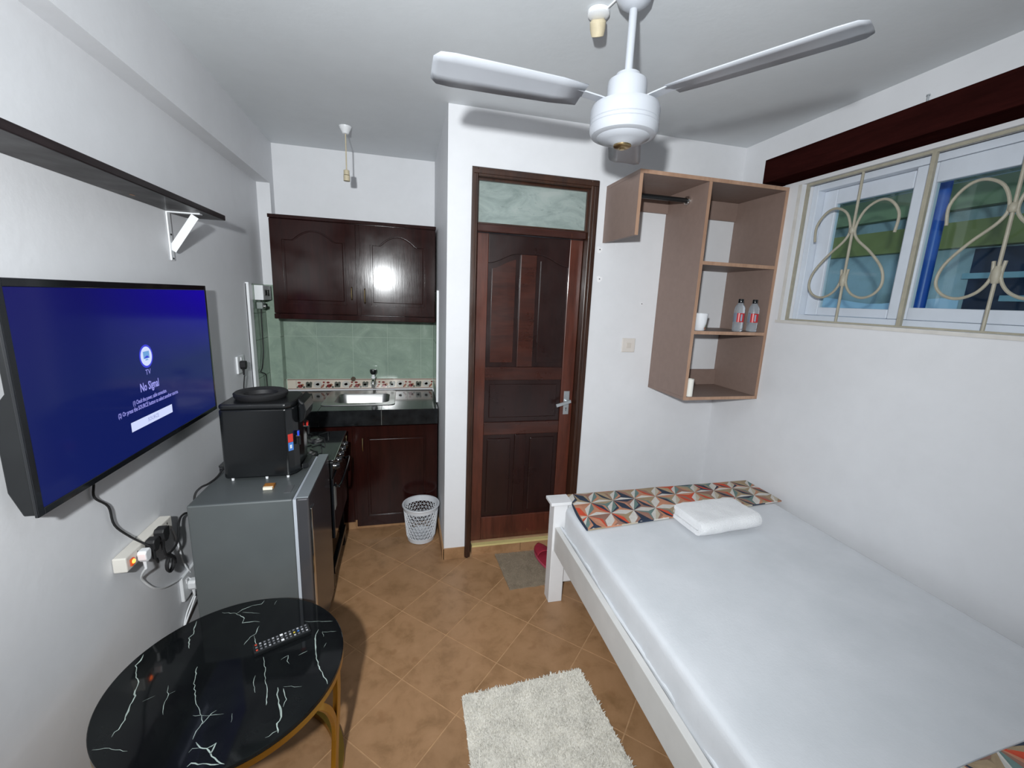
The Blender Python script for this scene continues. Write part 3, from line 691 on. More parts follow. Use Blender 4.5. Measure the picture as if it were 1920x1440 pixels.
# ------------------------------------------------------------------ wall shelf over the television
shf = thing('wall_shelf', 'long black wooden shelf on a white bracket above the television', 'shelf', (XL, 1.5, 1.89))
part('shelf_board', MB().box(XL+.001, -.776, .35, 2.284, 1.890, 1.913), M['wood_shelf'], shf, bev=.003)
for y in (2.118, .60):
    b = MB().box(XL+.0008, XL+.006, y-.012, y+.012, 1.698, 1.8895).box(XL+.006, -.808, y-.012, y+.012, 1.885, 1.8895)
    part('bracket', b, M['white'], shf, 'white steel bracket')
    part('brace', MB().ribbon_bar([(XL+.006, y, 1.738), (-.830, y, 1.878)], .004, .030), M['white'], shf, 'white diagonal brace')
for z in (1.705, 1.80): part('screw', MB().lathe([(.004, .0), (.003, .003)], (XL+.0062, 2.118, z), 8, 'x'), M['black'], shf)
part('knot_hole', MB().add([(-.885+.006*math.cos(k*PI/5), 1.80+.014*math.sin(k*PI/5), 1.8896) for k in range(10)], [tuple(range(10))[::-1]]), plain('bare_wood', rgb(176,128,92), .7), shf, 'pale bare spot under the board')

# ------------------------------------------------------------------ power strip, plugs, cords
psx = XL+.001
ps = thing('power_strip', 'cream multi-socket power strip with a glowing orange switch on the left wall', 'power strip', (XL, 1.655, .69))
part('strip_body', MB().box(psx, psx+.040, 1.512, 1.800, .664, .716), plain('ivory_plastic', rgb(212,208,200), .45, var=.03), ps, bev=.004)
part('switch', MB().box(psx+.0402, psx+.046, 1.528, 1.546, .676, .700), plain('orange_rocker', rgb(210,90,40), .3), ps, 'orange lit rocker switch', .001)
part('neon', MB().lathe([(.0075, 0), (.0065, .003), (0, .0045)], (psx+.0462, 1.537, .690), 14, 'x'), emit('orange_glow', (1,.16,.02,1), 9), ps, 'glowing orange lamp')
for y in (1.575, 1.705, 1.765):
    s = MB()
    for dy, dz in ((-.008, -.006), (.008, -.006), (0, .010)): s.box(psx+.0401, psx+.0406, y+dy-.002, y+dy+.002, .690+dz-.004, .690+dz+.004)
    part('socket_slots', s, M['black'], ps)
def plug(name, label, y, z, x, mat, s=1.0):
    t = thing(name, label, 'plug', (x, y, z))
    b = MB().prism([(y+s*a, z+s*c) for a, c in ((-.020, .014), (-.014, .024), (.014, .024), (.020, .014), (.018, -.010), (.008, -.024), (-.008, -.024), (-.018, -.010))], 'x', x, x+.030*s)
    part('plug_body', b, mat, t, bev=.004)
    part('cord_sleeve', MB().tube([(x+.013*s, y, z-.018*s), (x+.013*s, y+.001, z-.036*s), (x+.013*s, y+.002, z-.058*s)], [.0075*s, .006*s, .0045*s], 10), mat, t)
    return t
pf = psx+.0408
plug('power_plug', 'black three-pin plug in the power strip, left of the two black ones', 1.632, .692, pf, M['black_matt'])
rp_ = plug('power_plug', 'black three-pin plug in the power strip, right of the two black ones', 1.690, .698, pf, M['black_matt'], 1.1)
plug('power_plug', 'white plug in the power strip beside the orange switch', 1.582, .682, pf, M['white'], .9)
wc = XL+.012
part('power_cord', MB().tube(smooth([(wc, 1.473, 1.06), (wc, 1.474, 1.0), (wc, 1.468, .955), (wc, 1.520, .898), (wc, 1.534, .826), (wc+.01, 1.585, .752), (wc+.05, 1.612, .690), (wc+.052, 1.624, .640), (wc+.05, 1.640, .615), (wc+.048, 1.640, .632)]), .0034, 8), M['black_matt'], tv, 'wavy black cord')
cx_ = pf+.016
pts = [(cx_, 1.692, .638), (cx_, 1.700, .606), (cx_+.004, 1.722, .585), (cx_+.006, 1.742, .556)]
for k in range(26):
    a = -.4+k*2*PI/10.5; pts.append((cx_+.004-.0007*k, 1.722+.026*math.cos(a)+.0006*k, .553+.031*math.sin(a)))
pts += [(cx_-.01, 1.735, .590), (cx_-.012, 1.765, .584), (cx_-.015, 1.81, .588), (cx_-.022, 1.845, .610), (cx_-.03, 1.872, .640), (cx_-.035, 1.91, .655), (cx_-.035, 1.97, .63), (cx_-.035, 2.0, .5)]
part('power_cord', MB().tube(smooth(pts, 4), .0042, 8), M['black_matt'], rp_, 'black cord tied in a coil')
single('extension_cord', MB().tube(smooth([(psx+.05, 1.585, .628), (psx+.03, 1.60, .600), (psx+.008, 1.635, .555), (psx+.007, 1.69, .482), (psx+.007, 1.76, .432), (psx+.007, 1.84, .400), (psx+.007, 1.91, .372), (psx+.02, 1.93, .345)]), .0038, 8), M['white'], 'white cord looping down from the power strip to the wall socket', 'cord', (XL, 1.75, .5))
part('lead', MB().tube(smooth([(psx+.02, 1.801, .690), (psx+.010, 1.83, .672), (psx+.006, 1.868, .620), (psx+.006, 1.89, .545), (psx+.006, 1.915, .44), (psx+.012, 1.945, .37)]), .0036, 8), M['white'], ps, 'white lead from its far end')
so = thing('wall_socket', 'white double wall socket low on the wall behind the fridge', 'socket', (XL, 1.93, .33))
part('plate', MB().box(XL+.0005, XL+.014, 1.875, 2.01, .275, .385), M['white'], so, bev=.003)
part('rocker', MB().box(XL+.0142, XL+.018, 1.90, 1.912, .345, .365), M['white'], so)
lw_ = plug('power_plug', 'white plug in the low wall socket behind the fridge', 1.925, .325, XL+.0145, M['white'], 1.0)
part('cord', MB().tube(smooth([(XL+.03, 1.928, .262), (XL+.02, 1.90, .22), (XL+.008, 1.86, .17), (XL+.006, 1.90, .21), (XL+.02, 1.97, .27)]), .0035, 8), M['white'], lw_)

# ------------------------------------------------------------------ refrigerator
fr_grey = NT('silver_grey_laminate'); fr_grey.set(Base_Color=fr_grey.ramp(fr_grey.noise(3, 3), [(.3, rgb(84,89,90)), (.7, rgb(94,99,100))]), Metallic=.15, Roughness=.38)
fr_grey.bump(fr_grey.noise(420, 2), .08, .0005)
M['fridge'] = fr_grey.mat
M['fridge_door'] = plain('grey_metal_door', rgb(92,92,96), .22, .55, var=.06, scale=4)
M['gasket'] = plain('pale_gasket', rgb(170,176,184), .6)
FX0, FX1, FY0, FY1, FZ = -.786, -.428, 1.690, 2.165, .800
fg = thing('refrigerator', 'small grey refrigerator under the water dispenser', 'fridge', (-.6, 1.93, 0))
part('body', MB().box(FX0, FX1, FY0, FY1, .02, FZ), M['fridge'], fg, bev=.006)
part('gasket', MB().box(FX1+.0005, FX1+.012, FY0+.004, FY1-.004, .06, FZ-.004), M['gasket'], fg, 'pale door seal')
dr = part('door', MB().box(FX1+.0125, FX1+.058, FY0, FY1, .05, FZ), M['fridge_door'], fg, bev=.007)
part('door_handle', MB().box(FX1+.0585, FX1+.066, FY0+.012, FY0+.030, .10, FZ-.05), M['chrome'], dr, 'bright vertical trim by the opening edge', .002)
part('grip_recess', MB().box(FX1+.0585, FX1+.0625, FY0+.045, FY0+.075, .40, FZ-.06), M['fridge_door'], dr, bev=.0015)
part('door_cap', MB().box(FX1+.013, FX1+.0575, FY0+.001, FY1-.001, FZ+.0005, FZ+.006), plain('smoky_grey_cap', rgb(120,126,130), .25), dr, 'paler grey strip along the door top', .002)
part('top_cap', MB().box(FX1-.045, FX1-.02, FY0+.06, FY0+.13, FZ+.0005, FZ+.0025), plain('dark_grey_cap', rgb(84,86,88), .5), fg, 'darker flat hinge cap')
for x in (FX0+.04, FX1-.04):
    for y in (FY0+.04, FY1-.04): part('foot', MB().lathe([(.018, 0), (.016, .0195)], (x, y, 0), 12), M['black_matt'], fg)
mbx = thing('matchbox', 'tiny open matchbox lying on the fridge in front of the dispenser', 'matchbox', (-.541, 1.81, FZ))
part('sleeve', MB().box(-.560, -.522, 1.800, 1.830, FZ+.0005, FZ+.013), plain('matchbox_print', rgb(150,96,36), .6, var=.4, scale=60), mbx, 'brown printed sleeve')
part('tray', MB().box(-.558, -.524, 1.788, 1.7995, FZ+.0015, FZ+.012), plain('matchbox_tray', rgb(236,228,206), .7), mbx, 'pale cardboard tray')

# ------------------------------------------------------------------ water dispenser
DX0, DX1, DY0, DY1, DZ0, DZ1 = -.735, -.486, 1.898, 2.155, FZ+.012, 1.128
wdp = thing('water_dispenser', 'black tabletop water dispenser standing on the fridge', 'dispenser', (-.6, 2.02, FZ))
M['disp'] = plain('dispenser_black', (.007,.008,.009,1), .2, var=.15)
cy = (DY0+DY1)/2
body = [(DX0, DY0+.012), (DX0+.012, DY0), (DX1, DY0), (DX1+.02, DY0+.02), (DX1+.034, DY0+.055), (DX1+.038, cy), (DX1+.034, DY1-.055), (DX1+.02, DY1-.02), (DX1, DY1), (DX0+.012, DY1), (DX0, DY1-.012)]
part('body', MB().prism(body, 'z', DZ0, DZ1-.02), M['disp'], wdp, bev=.006)
tp_ = [(x if x < DX1 else DX1+(x-DX1)*.9, y) for x, y in body]
part('top_cover', MB().prism(tp_, 'z', DZ1-.0195, DZ1+.003), M['black'], wdp, bev=.008)
part('bottle_collar', MB().lathe([(.096, DZ1+.0032), (.104, DZ1+.012), (.106, DZ1+.026), (.100, DZ1+.031), (.078, DZ1+.028), (.066, DZ1+.022), (.060, DZ1+.006), (.02, DZ1+.0045)], (-.610, cy+.005, 0), 34), M['black_matt'], wdp, 'round collar for the water bottle')
hd = MB().prism([(DX1+.040, 1.142), (DX1+.040, 1.03), (DX1+.062, 1.045), (DX1+.070, 1.085), (DX1+.064, 1.12)], 'y', DY0+.045, DY1-.045)
part('tap_hood', hd, M['disp'], wdp, 'glossy hood over the taps', .008)
for y, xo, mat, lb in ((DY1-.070, .034, plain('red_lever', rgb(196,44,36), .35), 'red hot-water lever'), (DY0+.040, .0275, plain('blue_lever', rgb(40,72,200), .35), 'blue cold-water lever')):
    z0 = .965; xb = DX1+xo
    tpp = part('tap', MB().lathe([(.008, xb+.001), (.008, xb+.016)], (0, y, z0+.012), 12, 'x').lathe([(.006, -.03), (.0065, .010)], (xb+.012, y, z0+.004), 12), M['black'], wdp)
    part('lever', MB().box(xb+.0055, xb+.0135, y-.008, y+.008, z0+.0145, z0+.036), mat, tpp, lb, .002)
a_ = math.atan2(.02, .02)
st_ = MB()
def on_chamfer(t, off): return (DX1+.02*t+off*.7071, DY0+.02*t-off*.7071)
for z0, z1, mi in ((.960, .996, 0), (.922, .959, 1), (.932, .948, 2)):
    o_ = .0006 if mi < 2 else .0009; t0, t1 = (.15, .95) if mi < 2 else (.4, .7)
    (xa, ya), (xb, yb) = on_chamfer(t0, o_), on_chamfer(t1, o_)
    st_.add([(xa, ya, z0), (xb, yb, z0), (xb, yb, z1), (xa, ya, z1)], [(0,1,2,3)], mi)
part('sticker', st_, [plain('sticker_red', rgb(190,52,44), .4), plain('sticker_blue', rgb(70,120,190), .4), plain('sticker_white', rgb(210,220,230), .4)], wdp, 'small red and blue sticker on the front corner')
part('drip_tray', MB().prism([(DX1+.0385, DY0+.06), (DX1+.062, DY0+.075), (DX1+.062, DY1-.075), (DX1+.0385, DY1-.06)], 'z', DZ0+.004, DZ0+.026), M['black'], wdp, bev=.003)
for x, y in ((DX0+.03, DY0+.012), (DX1-.09, DY0+.012), (DX1-.008, DY0+.014), (DX0+.03, DY1-.02), (DX1-.03, DY1-.02)): part('foot', MB().lathe([(.0055, FZ+.0005), (.006, DZ0-.0003)], (x, y, 0), 10), M['white'], wdp, 'small white foot')
part('power_cord', MB().tube(smooth([(-.742, 2.02, .86), (-.760, 1.98, .835), (-.770, 1.93, .812), (-.782, 1.875, .8065), (-.797, 1.84, .806), (-.812, 1.82, .78), (-.815, 1.815, .70), (-.816, 1.82, .5), (-.82, 1.83, .35)]), .0042, 8), M['black_matt'], wdp, 'black cord running off the back of the fridge top')

# sockets on the left wall beside the kitchen
s2 = thing('wall_socket', 'white wall socket on the left wall above the water dispenser', 'socket', (XL, 2.755, 1.16))
part('plate', MB().box(XL+.0005, XL+.012, 2.70, 2.80, 1.112, 1.212), M['white'], s2, bev=.003)
part('rocker', MB().box(XL+.0122, XL+.016, 2.745, 2.757, 1.185, 1.203), M['white'], s2)
pl_ = plug('power_plug', 'black plug in the wall socket above the water dispenser', 2.735, 1.160, XL+.0125, M['black_matt'])
part('cord', MB().tube(smooth([(XL+.028, 2.738, 1.10), (XL+.02, 2.735, 1.03), (XL+.012, 2.74, .92), (XL+.012, 2.70, .84), (XL+.012, 2.6, .74)]), .0036, 8), M['black_matt'], pl_)
un = thing('cooker_switch', 'white cooker switch box on the green tiles of the left wall', 'switch', (XL, 3.17, 1.575))
ux = XL+.0095
part('box', MB().box(ux, ux+.052, 3.075, 3.245, 1.525, 1.618), M['white'], un, bev=.003)
part('rocker', MB().box(ux+.0522, ux+.058, 3.10, 3.13, 1.555, 1.59), M['black'], un, 'dark rocker')
part('socket_slots', MB().box(ux+.0522, ux+.0532, 3.17, 3.20, 1.55, 1.59), M['black_matt'], un)
ad = thing('plug_adapter', 'small grey plug hanging under the cooker switch box', 'plug', (XL, 3.12, 1.49))
part('body', MB().box(ux+.004, ux+.040, 3.085, 3.14, 1.468, 1.512), plain('grey_adapter', rgb(138,146,142), .4), ad, bev=.006)
part('cap', MB().lathe([(.012, 0), (.010, .014)], (ux+.0405, 3.112, 1.485), 12, 'x'), M['chrome'], ad)
part('cord', MB().tube(smooth([(ux+.012, 3.160, 1.524), (ux+.008, 3.156, 1.40), (ux+.006, 3.158, 1.29), (ux+.006, 3.150, 1.18), (ux+.006, 3.105, 1.085), (ux+.006, 3.07, 1.062), (ux+.006, 3.15, 1.035), (ux+.006, 3.178, 1.0), (ux+.006, 3.176, .885)]), .0034, 8), M['black_matt'], un, 'thin dark cord')

# ------------------------------------------------------------------ kitchen units
KF = 2.81                                           # carcass front plane
KX0, KX1 = XL+.002, XP-.012
kb = thing('base_cabinet', 'dark mahogany base cabinet under the kitchen worktop', 'cabinet', (-.35, 3.1, 0))
wcab = M['wood_cab']
part('carcass', MB().box(KX0, KX0+.018, KF, YN-.002, .088, .755).box(KX1-.018, KX1, KF, YN-.002, .088, .755).box(KX0+.018, KX1-.018, KF, YN-.002, .088, .106).box(KX0+.018, KX1-.018, KF, KF+.018, .735, .755).box(-.345, -.305, KF, KF+.018, .106, .735).box(KX0+.018, -.85, KF, KF+.018, .106, .735), wcab, kb)
def panel_door(name, x0, x1, z0, z1, y, parent, arch=0, label=None, m=.075, th=.020):
    """framed door: outer frame with a raised inner field, optional arched top"""
    inner = [(x0+m, z0+m*.95), (x1-m, z0+m*.95)]
    if arch:
        zt = z1-m-arch*1.0; w = x1-x0-2*m; sh = w*.19
        inner += [(x1-m, zt), (x1-m-sh*.8, zt), (x1-m-sh, zt+.008)]
        for k in range(1, 10):
            t = k/10; inner.append((x1-m-sh-(w-2*sh)*t, zt+.008+arch*math.sin(PI*t)**.85))
        inner += [(x0+m+sh, zt+.008), (x0+m+sh*.8, zt), (x0+m, zt)]
    else: inner += [(x1-m, z1-m), (x0+m, z1-m)]
    bm = bmesh.new()
    o_ = [(x0, z0), (x1, z0), (x1, z1), (x0, z1)]
    dv = part(name, MB().box(x0, x1, y+.008, y+th, z0, z1), wcab, parent, label, .002)
    # frame face as a polygon with a hole (filled by triangulation)
    vo = [bm.verts.new((a, y, b)) for a, b in o_]; vi = [bm.verts.new((a, y, b)) for a, b in inner]
    eo = [bm.edges.new((vo[i], vo[(i+1)%4])) for i in range(4)]; ei = [bm.edges.new((vi[i], vi[(i+1)%len(vi)])) for i in range(len(vi))]
    bmesh.ops.triangle_fill(bm, edges=eo+ei, use_beauty=True)
    r = bmesh.ops.extrude_face_region(bm, geom=bm.faces[:])
    for v in r['geom']:
        if isinstance(v, bmesh.types.BMVert): v.co.y += .0079
    bmesh.ops.recalc_face_normals(bm, faces=bm.faces[:])
    mb = MB().add([v.co.copy() for v in bm.verts], [tuple(v.index for v in f.verts) for f in bm.faces]) if not bm.verts.index_update() else None
    bm.free()
    part('door_frame', mb, wcab, dv, bev=.0012, seg=1)
    c = Vector((sum(a for a, b in inner)/len(inner), sum(b for a, b in inner)/len(inner)))
    f = [(c.x+(a-c.x)*(1-.013/(x1-x0-2*m)*2), c.y+(b-c.y)*(1-.013/(z1-z0-2*m)*2)) for a, b in inner]
    part('raised_panel', MB().prism(f[::-1], 'y', y+.001, y+.0079), wcab, dv, bev=.004)
    return dv
def bow_handle(parent, x, z0, z1, y):
    pts = [(x, y-.001, z0), (x, y-.014, z0+.010), (x, y-.022, (z0+z1)/2), (x, y-.014, z1-.010), (x, y-.001, z1)]
    part('door_handle', MB().tube(smooth(pts, 4), .0045, 8), M['brass'], parent, 'bow handle of dull metal')
d = panel_door('door', -.316, KX1-.003, .05, .750, KF-.021, kb, label=None); bow_handle(d, -.268, .585, .672, KF-.0215)
d = panel_door('door', -.850, -.332, .085, .750, KF-.021, kb); bow_handle(d, -.366, .615, .695, KF-.0215)
part('plinth_tile', MB().box(KX0, -.36, KF+.048, KF+.0495, .001, .086).box(-.358, KX1, KF+.048, KF+.0495, .001, .086), M['grout'], kb)
for a, b in ((KX0, -.62), (-.618, -.33), (-.328, -.04), (-.038, KX1)): part('skirting_tile', MB().box(a, b, KF+.038, KF+.0478, .001, .086), M['skirt'], kb)

wt = thing('worktop', 'black tiled kitchen worktop with a tiled front edge', 'worktop', (-.35, 3.1, .76))
sx0, sx1, sy0, sy1 = -.470, -.098, 2.950, 3.245     # sink cut-out
WTOP = .862
slab = MB().box(KX0, sx0, KF-.018, YN-.012, .757, WTOP-.006).box(sx1, KX1+.0, KF-.018, YN-.012, .757, WTOP-.006).box(sx0, sx1, KF-.018, sy0, .757, WTOP-.006).box(sx0, sx1, sy1, YN-.012, .757, WTOP-.006)
part('slab', slab, M['joint_light'], wt)
def top_tile(x0, x1, y0, y1):
    mb = MB()
    for a0, a1, b0, b1 in ((x0, min(x1, sx0), y0, y1), (max(x0, sx1), x1, y0, y1), (max(x0, sx0), min(x1, sx1), y0, min(y1, sy0)), (max(x0, sx0), min(x1, sx1), max(y0, sy1), y1)):
        if a1-a0 > .002 and b1-b0 > .002: mb.box(a0, a1, b0, b1, WTOP-.0058, WTOP)
    if mb.f: part('tile', mb, M['black_tile'], wt)
cols = [KX0, -.929+.0, -.527, -.148, KX1]
cols = [KX0, -.527, -.148, KX1]
for i in range(3):
    for y0, y1 in ((KF-.028, 3.10), (3.102, YN-.012)): top_tile(cols[i]+.001, cols[i+1]-.001, y0, y1)
    part('edge_tile', MB().box(cols[i]+.0015, cols[i+1]-.0015, KF-.028, KF-.0183, .758, WTOP-.0062), M['black_tile'], wt, bev=.001)

sk = thing('kitchen_sink', 'stainless steel sink set in the black worktop', 'sink', (-.28, 3.1, WTOP))
def rrect(x0, x1, y0, y1, r, n=5):
    out = []
    for cx, cy_, a0 in ((x1-r, y0+r, -90), (x1-r, y1-r, 0), (x0+r, y1-r, 90), (x0+r, y0+r, 180)):
        for k in range(n+1): a = math.radians(a0+90*k/n); out.append((cx+r*math.cos(a), cy_+r*math.sin(a)))
    return out
loops = [(-.535, -.065, 2.905, 3.345, .03, WTOP+.001), (-.533, -.067, 2.907, 3.343, .03, WTOP+.005), (-.462, -.106, 2.957, 3.237, .05, WTOP+.005), (-.456, -.112, 2.963, 3.231, .05, WTOP-.004), (-.440, -.128, 2.98, 3.215, .05, WTOP-.135), (-.40, -.17, 3.02, 3.175, .05, WTOP-.15)]
mb = MB(); vs = []; n_ = 24
for x0, x1, y0, y1, r, z in loops: vs += [(x, y, z) for x, y in rrect(x0, x1, y0, y1, r)]
fs = [(k*n_+i, k*n_+(i+1)%n_, (k+1)*n_+(i+1)%n_, (k+1)*n_+i) for k in range(len(loops)-1) for i in range(n_)]
mb.add(vs, fs, 0, True).add(vs[-n_:], [tuple(range(n_))], 0)
part('basin', mb, M['steel'], sk)
part('drain', MB().lathe([(.032, WTOP-.1495), (.030, WTOP-.147), (.0, WTOP-.148)], (-.285, 3.10, 0), 20), M['chrome'], sk)
tapx = -.228
tp = thing('tap', 'small chrome tap with a black knob over the sink', 'tap', (tapx, 3.33, 1.0))
part('spout', MB().tube(smooth([(tapx, YN-.012, .962), (tapx, 3.34, .962), (tapx, 3.29, .960), (tapx, 3.265, .945), (tapx, 3.26, .905)]), .0115, 12), M['chrome'], tp)
part('spindle', MB().lathe([(.016, .970), (.016, .982), (.011, .984), (.011, .998)], (tapx, 3.31, 0), 16), M['white'], tp)
part('knob', MB().lathe([(.014, .9985), (.022, 1.008), (.025, 1.026), (.022, 1.036), (.0, 1.038)], (tapx, 3.31, 0), 16), M['black'], tp, 'black tap knob')
single('pipe_stub', MB().lathe([(.017, 0), (.017, .014), (.010, .014), (.010, .004), (0, .004)], (-.379, YN-.0245, .950), 14, 'y'), plain('brown_pipe_plug', rgb(70,56,40), .5, .3), 'small brown capped pipe end in the tiles behind the sink', 'pipe', (-.379, YN, .95))

UF, UZ0, UZ1 = 3.08, 1.411, 2.052
uc = thing('wall_cabinet', 'glossy dark mahogany wall cabinet with two arched doors', 'cabinet', (-.3, 3.24, UZ0))
part('carcass', MB().box(-.808, .212, UF, YN-.010, 1.445, UZ1-.002), wcab, uc)
part('cornice', MB().box(-.812, .214, UF-.024, UF-.0005, UZ1-.022, UZ1), wcab, uc, bev=.003)
part('bottom_rail', MB().box(-.808, .213, UF-.024, YN-.0105, UZ0, 1.4445), wcab, uc, bev=.004)
d = panel_door('door', -.806, -.303, 1.449, 2.026, UF-.022, uc, arch=.055, m=.066); bow_handle(d, -.334, 1.548, 1.628, UF-.0225)
d = panel_door('door', -.279, .206, 1.449, 2.026, UF-.022, uc, arch=.055, m=.066); bow_handle(d, -.252, 1.528, 1.622, UF-.0225)

# ------------------------------------------------------------------ cooker
CX0, CX1, CY0, CY1, CT = -.870, -.385, 2.205, 2.690, .757
ck = thing('gas_cooker', 'black gas cooker between the fridge and the kitchen cabinet', 'cooker', (-.62, 2.45, 0))
part('body', MB().box(CX0, CX1, CY0, CY1, .30, CT-.012), M['black_gloss'], ck, bev=.004)
part('side_panel', MB().box(CX0, CX1, CY0, CY0+.012, .10, .2995), M['black'], ck); part('side_panel', MB().box(CX0, CX1, CY1-.012, CY1, .10, .2995), M['black'], ck)
part('hob', MB().box(CX0-.0, CX1+.030, CY0-.004, CY1+.004, CT-.0115, CT), plain('black_hob_glass', (.018,.019,.020,1), .08, var=.1), ck, 'shiny dark hob plate', .003)
part('hob_edge', MB().box(CX1+.0305, CX1+.034, CY0-.004, CY1+.004, CT-.010, CT-.001).box(CX0, CX1+.030, CY1+.0045, CY1+.007, CT-.010, CT-.001), M['chrome'], ck, 'bright metal edge')
for bx, by in ((-.50, 2.535), (-.50, 2.32), (-.72, 2.535), (-.72, 2.32)):
    b = part('burner', MB().lathe([(.044, CT+.0003), (.042, CT+.006), (.030, CT+.007), (.028, CT+.016), (.0, CT+.018)], (bx, by, 0), 20), M['steel'], ck)
    g_ = MB()
    for k in range(4):
        a = PI/4+k*PI/2; g_.ribbon_bar([(bx+.026*math.cos(a), by+.026*math.sin(a), CT+.026), (bx+.085*math.cos(a), by+.085*math.sin(a), CT+.026)], .005, .006)
        g_.ribbon_bar([(bx+.084*math.cos(a), by+.084*math.sin(a), CT+.0005), (bx+.084*math.cos(a), by+.084*math.sin(a), CT+.026)], .005, .005, Vector((0,1,0)))
    part('pan_support', g_, M['black'], b)
part('control_panel', MB().prism([(CX1+.0005, CT-.014), (CX1+.028, CT-.014), (CX1+.018, CT-.105), (CX1+.0005, CT-.105)], 'y', CY0, CY1), M['black'], ck, bev=.002)
for y in (2.27, 2.355, 2.44, 2.525, 2.61):
    part('knob', MB().lathe([(.019, CX1+.0235), (.019, CX1+.036), (.015, CX1+.050), (0, CX1+.051)], (0, y, CT-.058), 14, 'x'), M['black_gloss'], ck)
    part('knob_ring', MB().lathe([(.0205, CX1+.0235), (.0205, CX1+.030), (.0192, CX1+.0301)], (0, y, CT-.058), 14, 'x'), M['chrome'], ck, 'chrome ring')
od = part('oven_door', MB().box(CX1+.0005, CX1+.024, CY0+.004, CY1-.004, .315, CT-.108), M['black_gloss'], ck, bev=.003)
part('oven_handle', MB().tube(smooth([(CX1+.0245, 2.25, .60), (CX1+.052, 2.262, .60), (CX1+.052, 2.633, .60), (CX1+.0245, 2.645, .60)], 4), .0075, 10), M['black_gloss'], od)
part('lower_bar', MB().box(CX1-.012, CX1+.012, CY0+.0125, CY1-.0125, .10, .135), M['black'], ck)
for x in (CX0+.02, CX1-.014):
    for y in (CY0+.02, CY1-.02): part('leg', MB().box(x-.014, x+.022, y-.016, y+.016, .02, .0995).lathe([(.015, 0), (.013, .0199)], (x+.004, y, 0), 12), M['black'], ck)
lb_ = MB().box(CX1+.0245, CX1+.0252, CY0+.02, CY0+.075, .47, .60)
part('energy_label', lb_, plain('pale_sticker', rgb(150,152,150), .4), od, 'pale sticker on the oven door')

# ------------------------------------------------------------------ bed
bed = thing('bed', 'white painted wooden bed frame along the window wall', 'bed', (.741, 1.95, 0), math.radians(-1.0))
pw = M['paint_wood']
for x in (.741, 1.925):
    for y in (1.900, -.02):
        p = part('post', MB().box(x, x+.076, y, y+.072, 0, .567 if x < 1 else .545), pw, bed, bev=.003)
        if x < 1: part('post_cap', MB().box(x-.020, x+.094, y-.012, y+.084, .5675, .585), pw, p, bev=.003)
M['rail'] = plain('greyer_white_rail_paint', rgb(206,205,203), .45, var=.06, scale=6, bump=.08, bscale=30)  # room-side rail colour, slightly greyer than the posts and the other rail
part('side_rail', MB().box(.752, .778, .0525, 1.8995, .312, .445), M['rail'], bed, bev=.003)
part('side_rail', MB().box(1.962, 1.986, .0525, 1.8995, .312, .445), pw, bed, bev=.003)
part('end_board', MB().box(.8175, 1.9245, 1.925, 1.948, .098, .562), pw, bed, bev=.003)
part('end_board', MB().box(.8175, 1.9245, .004, .027, .098, .540), pw, bed, bev=.003)
for k in range(12):
    y = .14+k*.15; part('bed_slat', MB().box(.7785, 1.9615, y, y+.07, .318, .334), pw, bed)
def loop(x0, x1, y0, y1, r, step=.022):
    c = rrect(x0, x1, y0, y1, r, 5); out = []
    for i in range(len(c)):
        a, b = Vector(c[i]), Vector(c[(i+1) % len(c)]); d = (b-a).length; k = max(1, int(round(d/step))) if d > .06 else 1
        for j in range(k): out.append(tuple(a+(b-a)*j/k))
    return out
sheet = NT('white_sheet'); f_ = sheet.noise(5, 5, None, .6)
sheet.set(Base_Color=sheet.ramp(f_, [(.3, rgb(204,208,213)), (.7, rgb(216,219,224))]), Roughness=.85)
sheet.p.inputs['Sheen Weight'].default_value = .25
sheet.bump(sheet.mix(.5, sheet.noise(9, 4, sheet.pos((1,.5,1)), .6), sheet.noise(160, 2)), .25, .004)
M['sheet'] = sheet.mat
mx0, mx1, my0, my1 = .786, 1.956, .06, 1.897
levels = [(.020, .3355), (.004, .345), (.0, .40), (-.002, .44), (.001, .50), (.001, .54), (.004, .558), (.011, .567), (.022, .5705), (.06, .571)]
mb = MB(); base = None; vs = []
ref = loop(mx0, mx1, my0, my1, .05); N = len(ref); cx, cyb = (mx0+mx1)/2, (my0+my1)/2
for li, (ins, z) in enumerate(levels):
    sx, sy = ((mx1-mx0)/2-ins)/((mx1-mx0)/2), ((my1-my0)/2-ins)/((my1-my0)/2)
    for x, y in ref:
        px, py = cx+(x-cx)*sx, cyb+(y-cyb)*sy
        amp = .010*math.sin(PI*min(1, max(0, (z-.345)/.21)))
        nz = noise.noise(Vector((x*3, y*11+z*6, 2.2)))+.6*noise.noise(Vector((x*7, y*26+z*20, 7)))
        px += (-1 if x < cx-.3 else (1 if x > cx+.3 else 0))*amp*nz; py += (-1 if y < cyb-.6 else (1 if y > cyb+.8 else 0))*amp*nz*.5
        vs.append((px, py, z))
fs = [(k*N+i, k*N+(i+1)%N, (k+1)*N+(i+1)%N, (k+1)*N+i) for k in range(len(levels)-1) for i in range(N)]
mb.add(vs, fs, 0, True).add(vs[-N:], [tuple(range(N))], 0, True).add(vs[:N], [tuple(range(N))[::-1]], 0)
mt = thing('mattress', 'thick mattress in a plain white fitted sheet on the bed', 'mattress', (.741, 1.95, .335), math.radians(-1.0))
part('mattress_body', mb, M['sheet'], mt)
hem = MB(); pts = []
for i in range(60):
    y = 1.885-1.80*i/59
    pts.append((.786+.0035*math.sin(y*9)+.003*noise.noise(Vector((y*5, 3, 1))), y, .4485+.006*noise.noise(Vector((y*4, 1, 1)))))
part('sheet_hem', MB().tube(pts, .0065, 8), M['sheet'], mt, 'rolled hem of the sheet above the rail')

